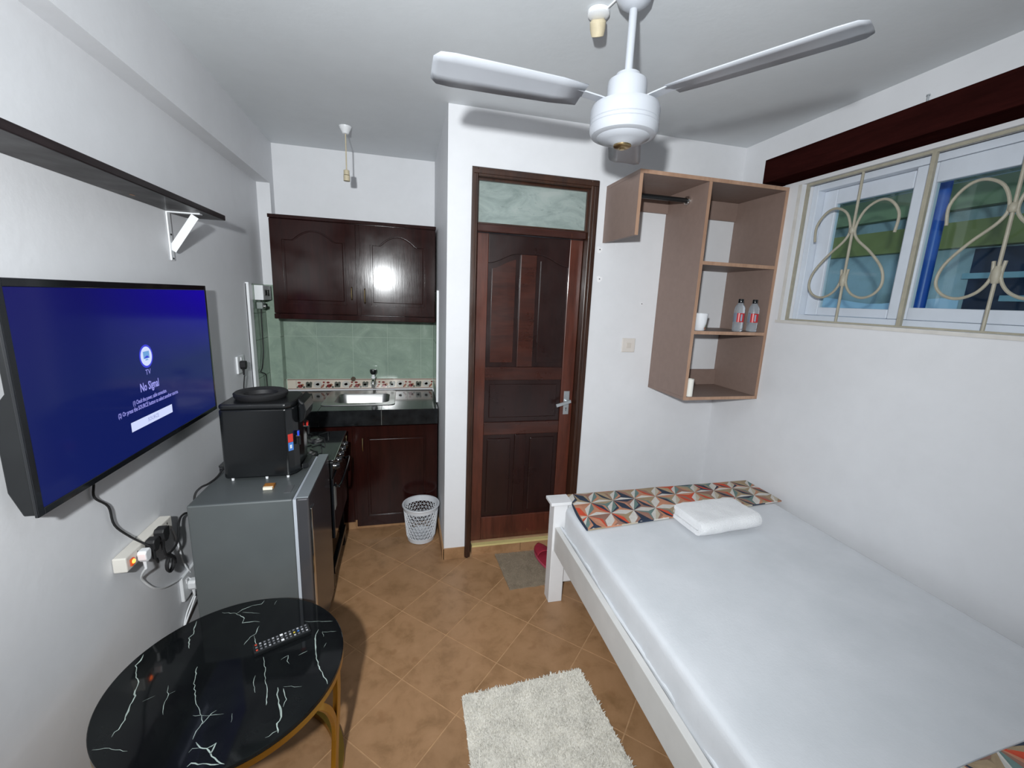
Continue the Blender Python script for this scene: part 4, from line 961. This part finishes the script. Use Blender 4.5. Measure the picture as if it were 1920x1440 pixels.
# ------------------------------------------------------------------ patterned covers
PAL = [('star_white', rgb(206,202,196)), ('star_tan', rgb(160,140,112)), ('star_salmon', rgb(190,132,104)), ('star_navy', rgb(40,52,72)), ('star_red', rgb(198,74,48)), ('star_teal', rgb(104,128,124)), ('star_mauve', rgb(146,108,94)), ('star_cream', rgb(188,178,160))]
PATM = [plain(n_, c, .85, var=.07, scale=40) for n_, c in PAL]
def pattern_cloth(corners, z, th, s, seed, parent_label, name, cat, edge_mat=1, sag=None, hang=0):
    """corners: near-left, near-right, far-right, far-left in room xy; printed kite pattern as flat coloured patches on a folded cloth"""
    rnd = random.Random(seed)
    A, B, Cc, Dd = [Vector(c) for c in corners]
    W = ((B-A).length+(Cc-Dd).length)/2; H = ((Dd-A).length+(Cc-B).length)/2
    def mp(u, v, zz):
        fu, fv = u/W, v/H; p = (A*(1-fu)+B*fu)*(1-fv)+(Dd*(1-fu)+Cc*fu)*fv
        edge = min(u, W-u, v, H-v); dz = -th*.35*max(0, 1-edge/.02)**2 + .003*noise.noise(Vector((p.x*7, p.y*9, seed)))
        return (p.x, p.y, zz+dz)
    t = thing(name, parent_label, cat, (A.x, A.y, z))
    mb = MB(); hgt = s*math.sqrt(3)/2
    under = []
    def put(poly, mi, lift=0):
        p = clip_rect(poly, 0, W, 0, H)
        if p and area(p) > 1e-7:
            mb.add([mp(u, v, z+th+lift) for u, v in p], [tuple(range(len(p)))], mi)
    def vtx(i, j): return Vector(((i+.5*(j % 2))*s-.03, j*hgt-.02))
    def half(a, b, c, mi): put([tuple(a), tuple(b), tuple(c)], mi)
    for j in range(-1, int(H/hgt)+3):
        for i in range(-2, int(W/s)+3):
            v = vtx(i, j); r_ = vtx(i+1, j)
            up = vtx(i+(1 if j % 2 else 0), j+1); upl = vtx(i-(0 if j % 2 else 1), j+1)
            # three lattice edges leaving v: right, up-right, up-left; each is a rhombus between centroids
            for q, kind in ((r_, 0), (up, 1), (upl, 2)):
                m = (v+q)/2; d = (q-v); nn = Vector((-d.y, d.x))/math.sqrt(3)/2*.62
                c1, c2 = m+nn-d*.06, m-nn+d*.06
                if kind == 0: k1, k2 = 0, rnd.choice([0, 2, 6, 7, 3, 1])
                elif kind == 1: k1, k2 = 0, rnd.choice([7, 7, 0, 5])
                else: k1, k2 = rnd.choice([3, 3, 5, 2, 4, 3]), rnd.choice([1, 2, 6, 4, 3])
                half(v, q, c1, k1); half(v, c2, q, k2)
            # the two triangles above v: what is left between the petals
            for tri, cols_ in (((v, r_, up), [2, 1, 6, 2, 3]), ((v, up, upl), [1, 2, 6, 1, 4, 5, 1])):
                g = (tri[0]+tri[1]+tri[2])/3; col_ = rnd.choice(cols_); alt = rnd.choice(cols_)
                for e in range(3):
                    p_, q_ = tri[e], tri[(e+1) % 3]; m = (p_+q_)/2; d = q_-p_; nin = Vector((-d.y, d.x))/math.sqrt(3)/2*.62
                    kk = col_ if e < 2 else alt
                    # petals lean slightly, so overlap under them by a hair
                    t0 = Vector(m+nin*.9)
                    under.append(([tuple(p_), tuple(t0), tuple(g)], kk)); under.append(([tuple(t0), tuple(q_), tuple(g)], kk))
    for poly, k in under: put(poly, k, -.0004)
    n = 40; ring_ = [(W*k/n, 0) for k in range(n)]+[(W, H*k/12) for k in range(12)]+[(W-W*k/n, H) for k in range(n)]+[(0, H-H*k/12) for k in range(12)]
    vs = []
    for u, v in ring_:
        p = mp(u, v, z+th); q = mp(u, v, z+.0008); vs += [p, (q[0], q[1], z+.0008)]
    m_ = len(ring_); fs = []
    mis = []
    for k in range(m_):
        a = 2*k; b = 2*((k+1) % m_); mb.add([vs[a], vs[a+1], vs[b+1], vs[b]], [(0,1,2,3)], [1,2,7,3,0,2,4,1][(k//3) % 8])
    mb.add([(x, y, z+.0008) for x, y, _ in vs[1::2]], [tuple(range(m_))[::-1]], 1)
    part('printed_cotton', mb, PATM, t)
    return t
c1 = pattern_cloth(((.806, 1.628), (1.985, 1.722), (1.990, 1.985), (.838, 1.978)), .5755, .013, .127, 3,
              'folded cotton cover with a colourful kite star print across the foot of the bed', 'folded_cover', 'cover')
for i, x in enumerate((.812, .818)): pass
fold = MB().tube(smooth([(.8035, 1.632, .578), (.808, 1.75, .579), (.824, 1.85, .579), (.832, 1.880, .579)], 6), .0055, 8)
part('folded_edge', fold, PATM[3], c1, 'dark rolled edge')
pattern_cloth(((1.16, .12), (1.90, .10), (1.93, .530), (1.14, .500)), .5755, .022, .127, 9, 'pillow cover with the same kite star print at the near end of the bed', 'pillow_cover', 'cover')

# ------------------------------------------------------------------ folded towel
tw = NT('white_terry'); tw.set(Base_Color=tw.ramp(tw.noise(9, 4), [(.3, rgb(224,225,228)), (.7, rgb(240,241,243))]), Roughness=.95)
tw.p.inputs['Sheen Weight'].default_value = .3
tw.bump(tw.noise(170, 3), .9, .004)
tx, ty, tz = 1.435, 1.565, .5895
towel = thing('folded_towel', 'thick white terry towel folded into a rectangle on the bed', 'towel', (tx, ty, tz), math.radians(3))
def layer(y0, y1, zc, th, xa, xb, seed, round_front=True, round_back=True):
    mb = MB(); n = 10; prof = []
    for k in range(n+1):
        a = -PI/2+PI*k/n; prof.append((y1-th/2+math.cos(a)*th/2, zc+math.sin(a)*th/2))
    for k in range(1, 9): prof.append((y1-th/2-(y1-y0-th)*k/9, zc+th/2))
    for k in range(n+1):
        a = PI/2+PI*k/n; prof.append((y0+th/2+math.cos(a)*th/2, zc+math.sin(a)*th/2))
    for k in range(1, 9): prof.append((y0+th/2+(y1-y0-th)*k/9, zc-th/2))
    m = 22; vs = []; P_ = len(prof)
    for i in range(m+1):
        x = xa+(xb-xa)*i/m; e = min(i, m-i); k = {0: .55, 1: .88}.get(e, 1)
        for y, z in prof:
            yy = (y0+y1)/2+(y-(y0+y1)/2)*(1-(1-k)*.07); zz = zc+(z-zc)*k
            d = noise.noise(Vector((x*14, yy*14, z*30+seed)))*.0028
            vs.append((x, yy+d, zz+d*(1 if z > zc else 0)+.003*noise.noise(Vector((x*5, y*5, seed)))*(1 if z > zc else 0)))
    fs = [(i*P_+k, i*P_+(k+1) % P_, (i+1)*P_+(k+1) % P_, (i+1)*P_+k) for i in range(m) for k in range(P_)]
    fs = [f[::-1] for f in fs]
    mb.add(vs, fs, 0, True).add(vs[:P_], [tuple(range(P_))], 0, True).add(vs[-P_:], [tuple(range(P_))[::-1]], 0, True)
    return mb
def sweep_profile(prof, xa, xb, seed, ends=.94):
    mb = MB(); m = 24; vs = []; P_ = len(prof); cyy = sum(p[0] for p in prof)/P_; czz = sum(p[1] for p in prof)/P_
    for i in range(m+1):
        x = xa+(xb-xa)*i/m; k = {0: ends, 1: .985}.get(min(i, m-i), 1)
        for y, z in prof:
            yy, zz = cyy+(y-cyy)*k, czz+(z-czz)*k
            d = noise.noise(Vector((x*15, yy*15, zz*30+seed)))*.0024+.003*noise.noise(Vector((x*5, yy*5, seed)))
            vs.append((x+.002*noise.noise(Vector((yy*30, zz*40, seed))), yy+d*.5, max(zz+d, tz+.0005)))
    fs = [(i*P_+k, (i+1)*P_+k, (i+1)*P_+(k+1) % P_, i*P_+(k+1) % P_) for i in range(m) for k in range(P_)]
    mb.add(vs, fs, 0, True).add(vs[:P_], [tuple(range(P_))], 0).add(vs[-P_:], [tuple(range(P_))[::-1]], 0)
    return mb
def c_shape(yb, yf, zc, ro, ri):
    # a folded layer: open at the back (yb), folded round at the front (yf)
    out = [(yb-(yb-(yf+ro))*k/8, zc+ro-(.004 if k == 0 else 0)) for k in range(9)]
    out += [(yf+ro-ro*math.sin(PI*k/12), zc+ro*math.cos(PI*k/12)) for k in range(1, 12)]
    out += [(yf+ro+(yb-(yf+ro))*k/8, zc-ro) for k in range(9)]
    if ri:
        out += [(yb-(yb-(yf+ro))*k/8, zc-ri) for k in range(9)]
        out += [(yf+ro-ri*math.sin(PI*k/8), zc-ri*math.cos(PI*k/8)) for k in range(1, 8)]
        out += [(yf+ro+(yb-(yf+ro))*k/8, zc+ri) for k in range(9)]
    return out
part('outer_fold', sweep_profile(c_shape(ty+.100, ty-.104, tz+.036, .0355, .0150), tx-.172, tx+.170, 1), tw.mat, towel)
part('inner_fold', sweep_profile(c_shape(ty+.094, ty-.080, tz+.036, .0135, 0), tx-.166, tx+.172, 5, .97), tw.mat, towel)

# ------------------------------------------------------------------ coffee table
TCX, TCY, TR, TH = -.518, 1.264, .316, .459
ct = thing('coffee_table', 'round coffee table with black marbled top and gold frame', 'table', (TCX, TCY, 0))
mbk = NT('black_marble'); nn = mbk.noise(3.5, 6, None, .65, 1.0)
mbk.set(Base_Color=mbk.ramp(nn, [(.35, (.0045,.005,.006,1)), (.75, (.010,.012,.012,1))]), Roughness=.06); mbk.p.inputs['Specular IOR Level'].default_value = .2
M['marble'] = mbk.mat
top = part('tabletop', MB().lathe([(TR-.004, TH-.014), (TR, TH-.012), (TR, TH-.002), (TR-.002, TH), (0, TH)], (TCX, TCY, 0), 96), M['marble'], ct)
for p in top.data.polygons:
    if len(p.vertices) == 3 or p.normal.z > .95: p.use_smooth = False
VEINS = [(0.00492799397718828, [(-0.802, 1.377), (-0.798, 1.352), (-0.8, 1.335), (-0.781, 1.298), (-0.761, 1.27), (-0.752, 1.237), (-0.742, 1.21), (-0.74, 1.182), (-0.729, 1.146), (-0.729, 1.12), (-0.737, 1.114), (-0.735, 1.101)]), (0.00492799397718828, [(-0.706, 1.502), (-0.702, 1.472), (-0.689, 1.441), (-0.697, 1.423), (-0.677, 1.376)]), (0.0032853293181255194, [(-0.622, 1.293), (-0.604, 1.232), (-0.579, 1.176), (-0.559, 1.143), (-0.539, 1.116), (-0.532, 1.097), (-0.536, 1.073), (-0.535, 1.052)]), (0.0038328842044797725, [(-0.529, 1.093), (-0.523, 1.104), (-0.52, 1.119), (-0.509, 1.127)]), (0.0016426646590627597, [(-0.564, 1.124), (-0.527, 1.114), (-0.485, 1.112)]), (0.005475548863542533, [(-0.525, 1.042), (-0.508, 1.025), (-0.49, 1.019), (-0.471, 0.996), (-0.445, 0.973), (-0.418, 0.959)]), (0.0038328842044797725, [(-0.49, 1.019), (-0.475, 1.029), (-0.477, 1.001)]), (0.004380439090834027, [(-0.519, 0.982), (-0.513, 0.988), (-0.446, 0.972)]), (0.0032853293181255194, [(-0.528, 1.019), (-0.525, 1.028), (-0.51, 1.025)]), (0.00492799397718828, [(-0.293, 1.383), (-0.299, 1.36), (-0.291, 1.314), (-0.284, 1.274), (-0.269, 1.229), (-0.252, 1.197), (-0.239, 1.172), (-0.225, 1.143)]), (0.0021902195454170134, [(-0.281, 1.37), (-0.272, 1.344)]), (0.0016426646590627597, [(-0.281, 1.366), (-0.235, 1.361)]), (0.0016426646590627597, [(-0.347, 1.429), (-0.253, 1.412)]), (0.006023103749896785, [(-0.367, 1.17), (-0.359, 1.135), (-0.345, 1.103), (-0.333, 1.071), (-0.339, 1.052), (-0.329, 1.024), (-0.322, 1.008)]), (0.0038328842044797725, [(-0.352, 1.164), (-0.334, 1.125), (-0.336, 1.101)]), (0.0016426646590627597, [(-0.353, 1.168), (-0.301, 1.159)]), (0.0032853293181255194, [(-0.359, 1.017), (-0.334, 1.032)]), (0.0032853293181255194, [(-0.439, 1.294), (-0.422, 1.249), (-0.416, 1.22), (-0.392, 1.162), (-0.383, 1.116)]), (0.0021902195454170134, [(-0.443, 1.225), (-0.437, 1.192), (-0.425, 1.164)]), (0.0032853293181255194, [(-0.638, 1.53), (-0.589, 1.517), (-0.575, 1.534), (-0.549, 1.549), (-0.519, 1.551), (-0.514, 1.571)]), (0.0032853293181255194, [(-0.589, 1.517), (-0.555, 1.487), (-0.552, 1.464), (-0.514, 1.464), (-0.497, 1.457)]), (0.0021902195454170134, [(-0.569, 1.517), (-0.51, 1.501)]), (0.0032853293181255194, [(-0.494, 1.438), (-0.493, 1.402), (-0.506, 1.391), (-0.515, 1.359)]), (0.0021902195454170134, [(-0.497, 1.393), (-0.48, 1.359), (-0.468, 1.347)]), (0.0021902195454170134, [(-0.673, 1.238), (-0.659, 1.208), (-0.653, 1.173), (-0.641, 1.142)]), (0.0021902195454170134, [(-0.658, 1.205), (-0.645, 1.215)]), (0.0021902195454170134, [(-0.714, 1.197), (-0.692, 1.21)]), (0.0027377744317712664, [(-0.383, 1.273), (-0.368, 1.285), (-0.363, 1.263), (-0.355, 1.25)]), (0.0027377744317712664, [(-0.335, 1.279), (-0.312, 1.292)]), (0.0021902195454170134, [(-0.77, 1.075), (-0.724, 1.071), (-0.676, 1.053)]), (0.0016426646590627597, [(-0.47, 1.563), (-0.472, 1.538)]), (0.0016426646590627597, [(-0.464, 1.11), (-0.458, 1.082)]), (0.0016426646590627597, [(-0.26, 1.315), (-0.264, 1.296)])]
vm = MB(); rv = random.Random(5)
for w, pts in VEINS:
    P2 = []
    for i in range(len(pts)-1):
        a, b = Vector(pts[i]), Vector(pts[i+1]); k = max(1, int((b-a).length/.009))
        for j in range(k):
            q = a+(b-a)*j/k; P2.append(q+Vector((rv.uniform(-1,1), rv.uniform(-1,1)))*.0018)
    P2.append(Vector(pts[-1]))
    P2 = [q for q in P2 if (q-Vector((TCX, TCY))).length < TR-.003]
    if len(P2) < 2: continue
    vs = []
    for i, q in enumerate(P2):
        t = (P2[min(i+1,len(P2)-1)]-P2[max(i-1,0)]).normalized(); s = Vector((-t.y, t.x)); ww = .8*w*(.35+.65*abs(noise.noise(Vector((q.x*40, q.y*40, w*900)))*1.5)+.1)
        if i in (0, len(P2)-1): ww *= .3
        vs += [(q.x+s.x*ww/2, q.y+s.y*ww/2, TH+.00025), (q.x-s.x*ww/2, q.y-s.y*ww/2, TH+.00025)]
    vm.add(vs, [(2*i, 2*i+1, 2*i+3, 2*i+2) for i in range(len(P2)-1)])
part('marble_veins', vm, plain('vein_white', rgb(158,172,166), .1, var=.35, scale=45), ct, 'thin jagged white veins in the black top', stuff=True)
part('rim', MB().lathe([(TR-.030, TH-.034), (TR-.001, TH-.034), (TR-.001, TH-.0145), (TR-.030, TH-.0145), (TR-.030, TH-.034)], (TCX, TCY, 0), 96), M['gold'], ct, bev=0)
for k in range(4):
    a = math.radians(-12+90*k)
    ca, sa = math.cos(a), math.sin(a)
    def at_(r, dang, z): b = a+dang; return (TCX+r*math.cos(b), TCY+r*math.sin(b), z)
    lm = MB()
    upv = Vector((ca, sa, 0))
    lm.ribbon_bar([at_(TR-.012, .085, TH-.0345), at_(TR-.012, .07, .36), at_(TR-.014, .045, .28), at_(TR-.018, .02, .2), at_(TR-.022, 0, .10), at_(TR-.024, 0, .026)], .026, .016, upv)
    lm.ribbon_bar(smooth([at_(TR-.012, -.30, TH-.0345), at_(TR-.012, -.22, .395), at_(TR-.012, -.12, .345), at_(TR-.015, -.02, .27), at_(TR-.018, .01, .20)], 4), .020, .014, upv)
    part('leg', lm, M['gold'], ct, bev=.002)
part('base_ring', MB().lathe([(TR-.045, .002), (TR-.012, .002), (TR-.012, .0255), (TR-.045, .0255), (TR-.045, .002)], (TCX, TCY, 0), 72), M['gold'], ct)

rc = thing('remote_control', 'slim black remote control with rows of buttons on the black table', 'remote', (-.398, 1.348, TH+.0006), math.radians(24))
ox, oy, oz = -.398, 1.348, TH+.0006
part('shell', MB().box(ox-.084, ox+.084, oy-.021, oy+.021, oz, oz+.016), M['black'], rc, bev=.004)
bt_ = {'w': plain('button_grey', rgb(170,172,176), .5), 'r': plain('button_red', rgb(190,70,50), .5), 'd': plain('button_dim', rgb(110,112,116), .5), 'y': plain('button_yellow', rgb(190,170,60), .5), 'b': plain('button_blue', rgb(60,110,180), .5), 'W': plain('button_white', rgb(235,236,238), .5)}
for i in range(13):
    for j in range(3):
        key = 'r' if (i == 0 and j == 0) else ('W' if i == 6 and j != 1 else ('y' if i == 9 and j == 1 else ('b' if i == 10 and j == 1 else ('r' if i == 0 and j == 2 else ('d' if (i+j) % 3 else 'w')))))
        x = ox-.074+i*.0122; y = oy+(-.0125+j*.0125)
        sz = .0026 if key != 'W' else .0038
        part('button', MB().box(x-sz*1.1, x+sz*1.1, y-sz, y+sz, oz+.0161, oz+.0175), bt_[key], rc)

# ------------------------------------------------------------------ rugs
def rug(name, label, quad, th, mat_base, mat_pile, count, ln, wd_, cat, lean=.6, seed=1):
    A, B, Cc, Dd = [Vector(q) for q in quad]
    t = thing(name, label, cat, (A.x, A.y, 0)); rnd = random.Random(seed)
    n = 26; edge = []
    for P0, P1 in ((A, B), (B, Cc), (Cc, Dd), (Dd, A)):
        for k in range(n):
            q = P0+(P1-P0)*k/n; edge.append((q.x+.004*noise.noise(Vector((q.x*40, q.y*40, seed))), q.y+.004*noise.noise(Vector((q.x*40, q.y*40, seed+9)))))
    part('backing', MB().prism(edge, 'z', .0006, th), mat_base, t)
    vs = []; fs = []
    for i in range(count):
        u, v = rnd.random(), rnd.random()
        p = (A*(1-u)+B*u)*(1-v)+(Dd*(1-u)+Cc*u)*v; a = rnd.uniform(0, 2*PI); b = a+PI/2+rnd.uniform(-.6,.6)
        cl = .75+.5*noise.noise(Vector((p.x*16, p.y*16, seed))); L = ln*cl*rnd.uniform(.7, 1.2)
        dx, dy = math.cos(a)*wd_/2, math.sin(a)*wd_/2; lx, ly = math.cos(b)*L*lean, math.sin(b)*L*lean; k = len(vs)
        z0 = th-.001
        vs += [(p.x-dx, p.y-dy, z0), (p.x+dx, p.y+dy, z0), (p.x+lx*.5+dx*.8, p.y+ly*.5+dy*.8, z0+L*.62), (p.x+lx*.5-dx*.8, p.y+ly*.5-dy*.8, z0+L*.62), (p.x+lx, p.y+ly, z0+L*.75)]
        fs += [(k, k+1, k+2, k+3), (k+3, k+2, k+4)]
    part('pile', MB().add(vs, fs), mat_pile, t, stuff=True)
    return t
M['rug'] = plain('cream_pile', rgb(226,222,212), .95, var=.08, scale=18)
M['mat'] = plain('grey_mat_pile', rgb(136,122,104), .95, var=.10, scale=22)
rug('shaggy_rug', 'small cream shaggy rug on the tiled floor beside the bed', [(.200, 1.08-.50), (.800, .45), (.738, 1.462), (.214, 1.436)], .012, M['rug'], M['rug'], 30000, .013, .0035, 'rug', 1.0, 3)
rug('door_mat', 'worn grey mat on the floor in front of the door', [(.560, 2.035), (.985, 2.045), (.975, 2.375), (.545, 2.380)], .005, M['mat'], M['mat'], 9000, .006, .003, 'mat', .8, 4)

# ------------------------------------------------------------------ slipper
slx, sly = .842, 2.255
sl = thing('slipper', 'dark red house slipper on the grey mat behind the bed post', 'slipper', (slx, sly, .012), math.radians(3))
out = []
for k in range(36):
    a = 2*PI*k/36; y = .148*math.sin(a); w = .047+.010*math.sin(a)+(.004*math.cos(2*a)); out.append((slx+w*math.cos(a), sly+y))
red = plain('slipper_red', rgb(150,28,52), .8, var=.12, scale=50, bump=.3, bscale=200); red2 = plain('slipper_rim', rgb(176,70,92), .7, var=.05)
part('sole', MB().prism(out, 'z', .0125, .026), red2, sl, 'paler pink sole edge', .003)
ins = [(slx+(x-slx)*.92, sly+(y-sly)*.96) for x, y in out]
part('footbed', MB().prism(ins, 'z', .0262, .031), red, sl, bev=.002)
ub = MB(); vs = []; rows = 9; colsn = 13
for i in range(rows):
    t = i/(rows-1); y = sly+.010+.122*t; hw = .045*math.sqrt(max(.04, 1-(max(0, t-.35)/.68)**2)); hz = .034*(1-.55*t)
    for j in range(colsn):
        b = PI*j/(colsn-1); vs.append((slx+hw*math.cos(b)*1.02, y, .0315+hz*math.sin(b)))
ub.add(vs, [(i*colsn+j, i*colsn+j+1, (i+1)*colsn+j+1, (i+1)*colsn+j) for i in range(rows-1) for j in range(colsn-1)], 0, True)
o = part('upper', ub, red, sl); md = o.modifiers.new('thickness', 'SOLIDIFY'); md.thickness = .003

# ------------------------------------------------------------------ waste basket
BX, BY = .098, 2.664
wbk = thing('waste_basket', 'white plastic waste basket with triangular holes beside the white pillar', 'basket', (BX, BY, 0))
def br(z): return .088+(.113-.088)*z/.25
M['basket'] = plain('basket_white', rgb(206,209,214), .4, var=.02)
part('rim', MB().lathe([(br(.214)-.002, .214), (br(.214)+.0012, .213), (br(.24), .238), (.120, .240), (.122, .246), (.120, .251), (br(.25)-.003, .250), (br(.214)-.002, .214)], (BX, BY, 0), 44), M['basket'], wbk)
part('base', MB().lathe([(.0, .004), (.080, .004), (.084, .001), (.0875, .003), (br(.034)+.001, .034), (br(.034)-.002, .034), (.083, .008), (0, .007)], (BX, BY, 0), 44), M['basket'], wbk)
n = 26; rows = 8; vs = []; fs = []
for k in range(rows+1):
    z = .033+(.215-.033)*k/rows
    for i in range(n): a = 2*PI*(i+.5*(k % 2))/n; vs.append((BX+br(z)*math.cos(a), BY+br(z)*math.sin(a), z))
for k in range(rows):
    for i in range(n):
        j = (i+1) % n; a, b, c_, d_ = k*n+i, k*n+j, (k+1)*n+i, (k+1)*n+j
        fs += [(a, b, c_), (b, d_, c_)] if k % 2 == 0 else [(a, d_, c_), (a, b, d_)]
o = part('lattice', MB().add(vs, fs), M['basket'], wbk)
md = o.modifiers.new('ribs', 'WIREFRAME'); md.thickness = .0062; md.use_even_offset = False; md.use_relative_offset = False
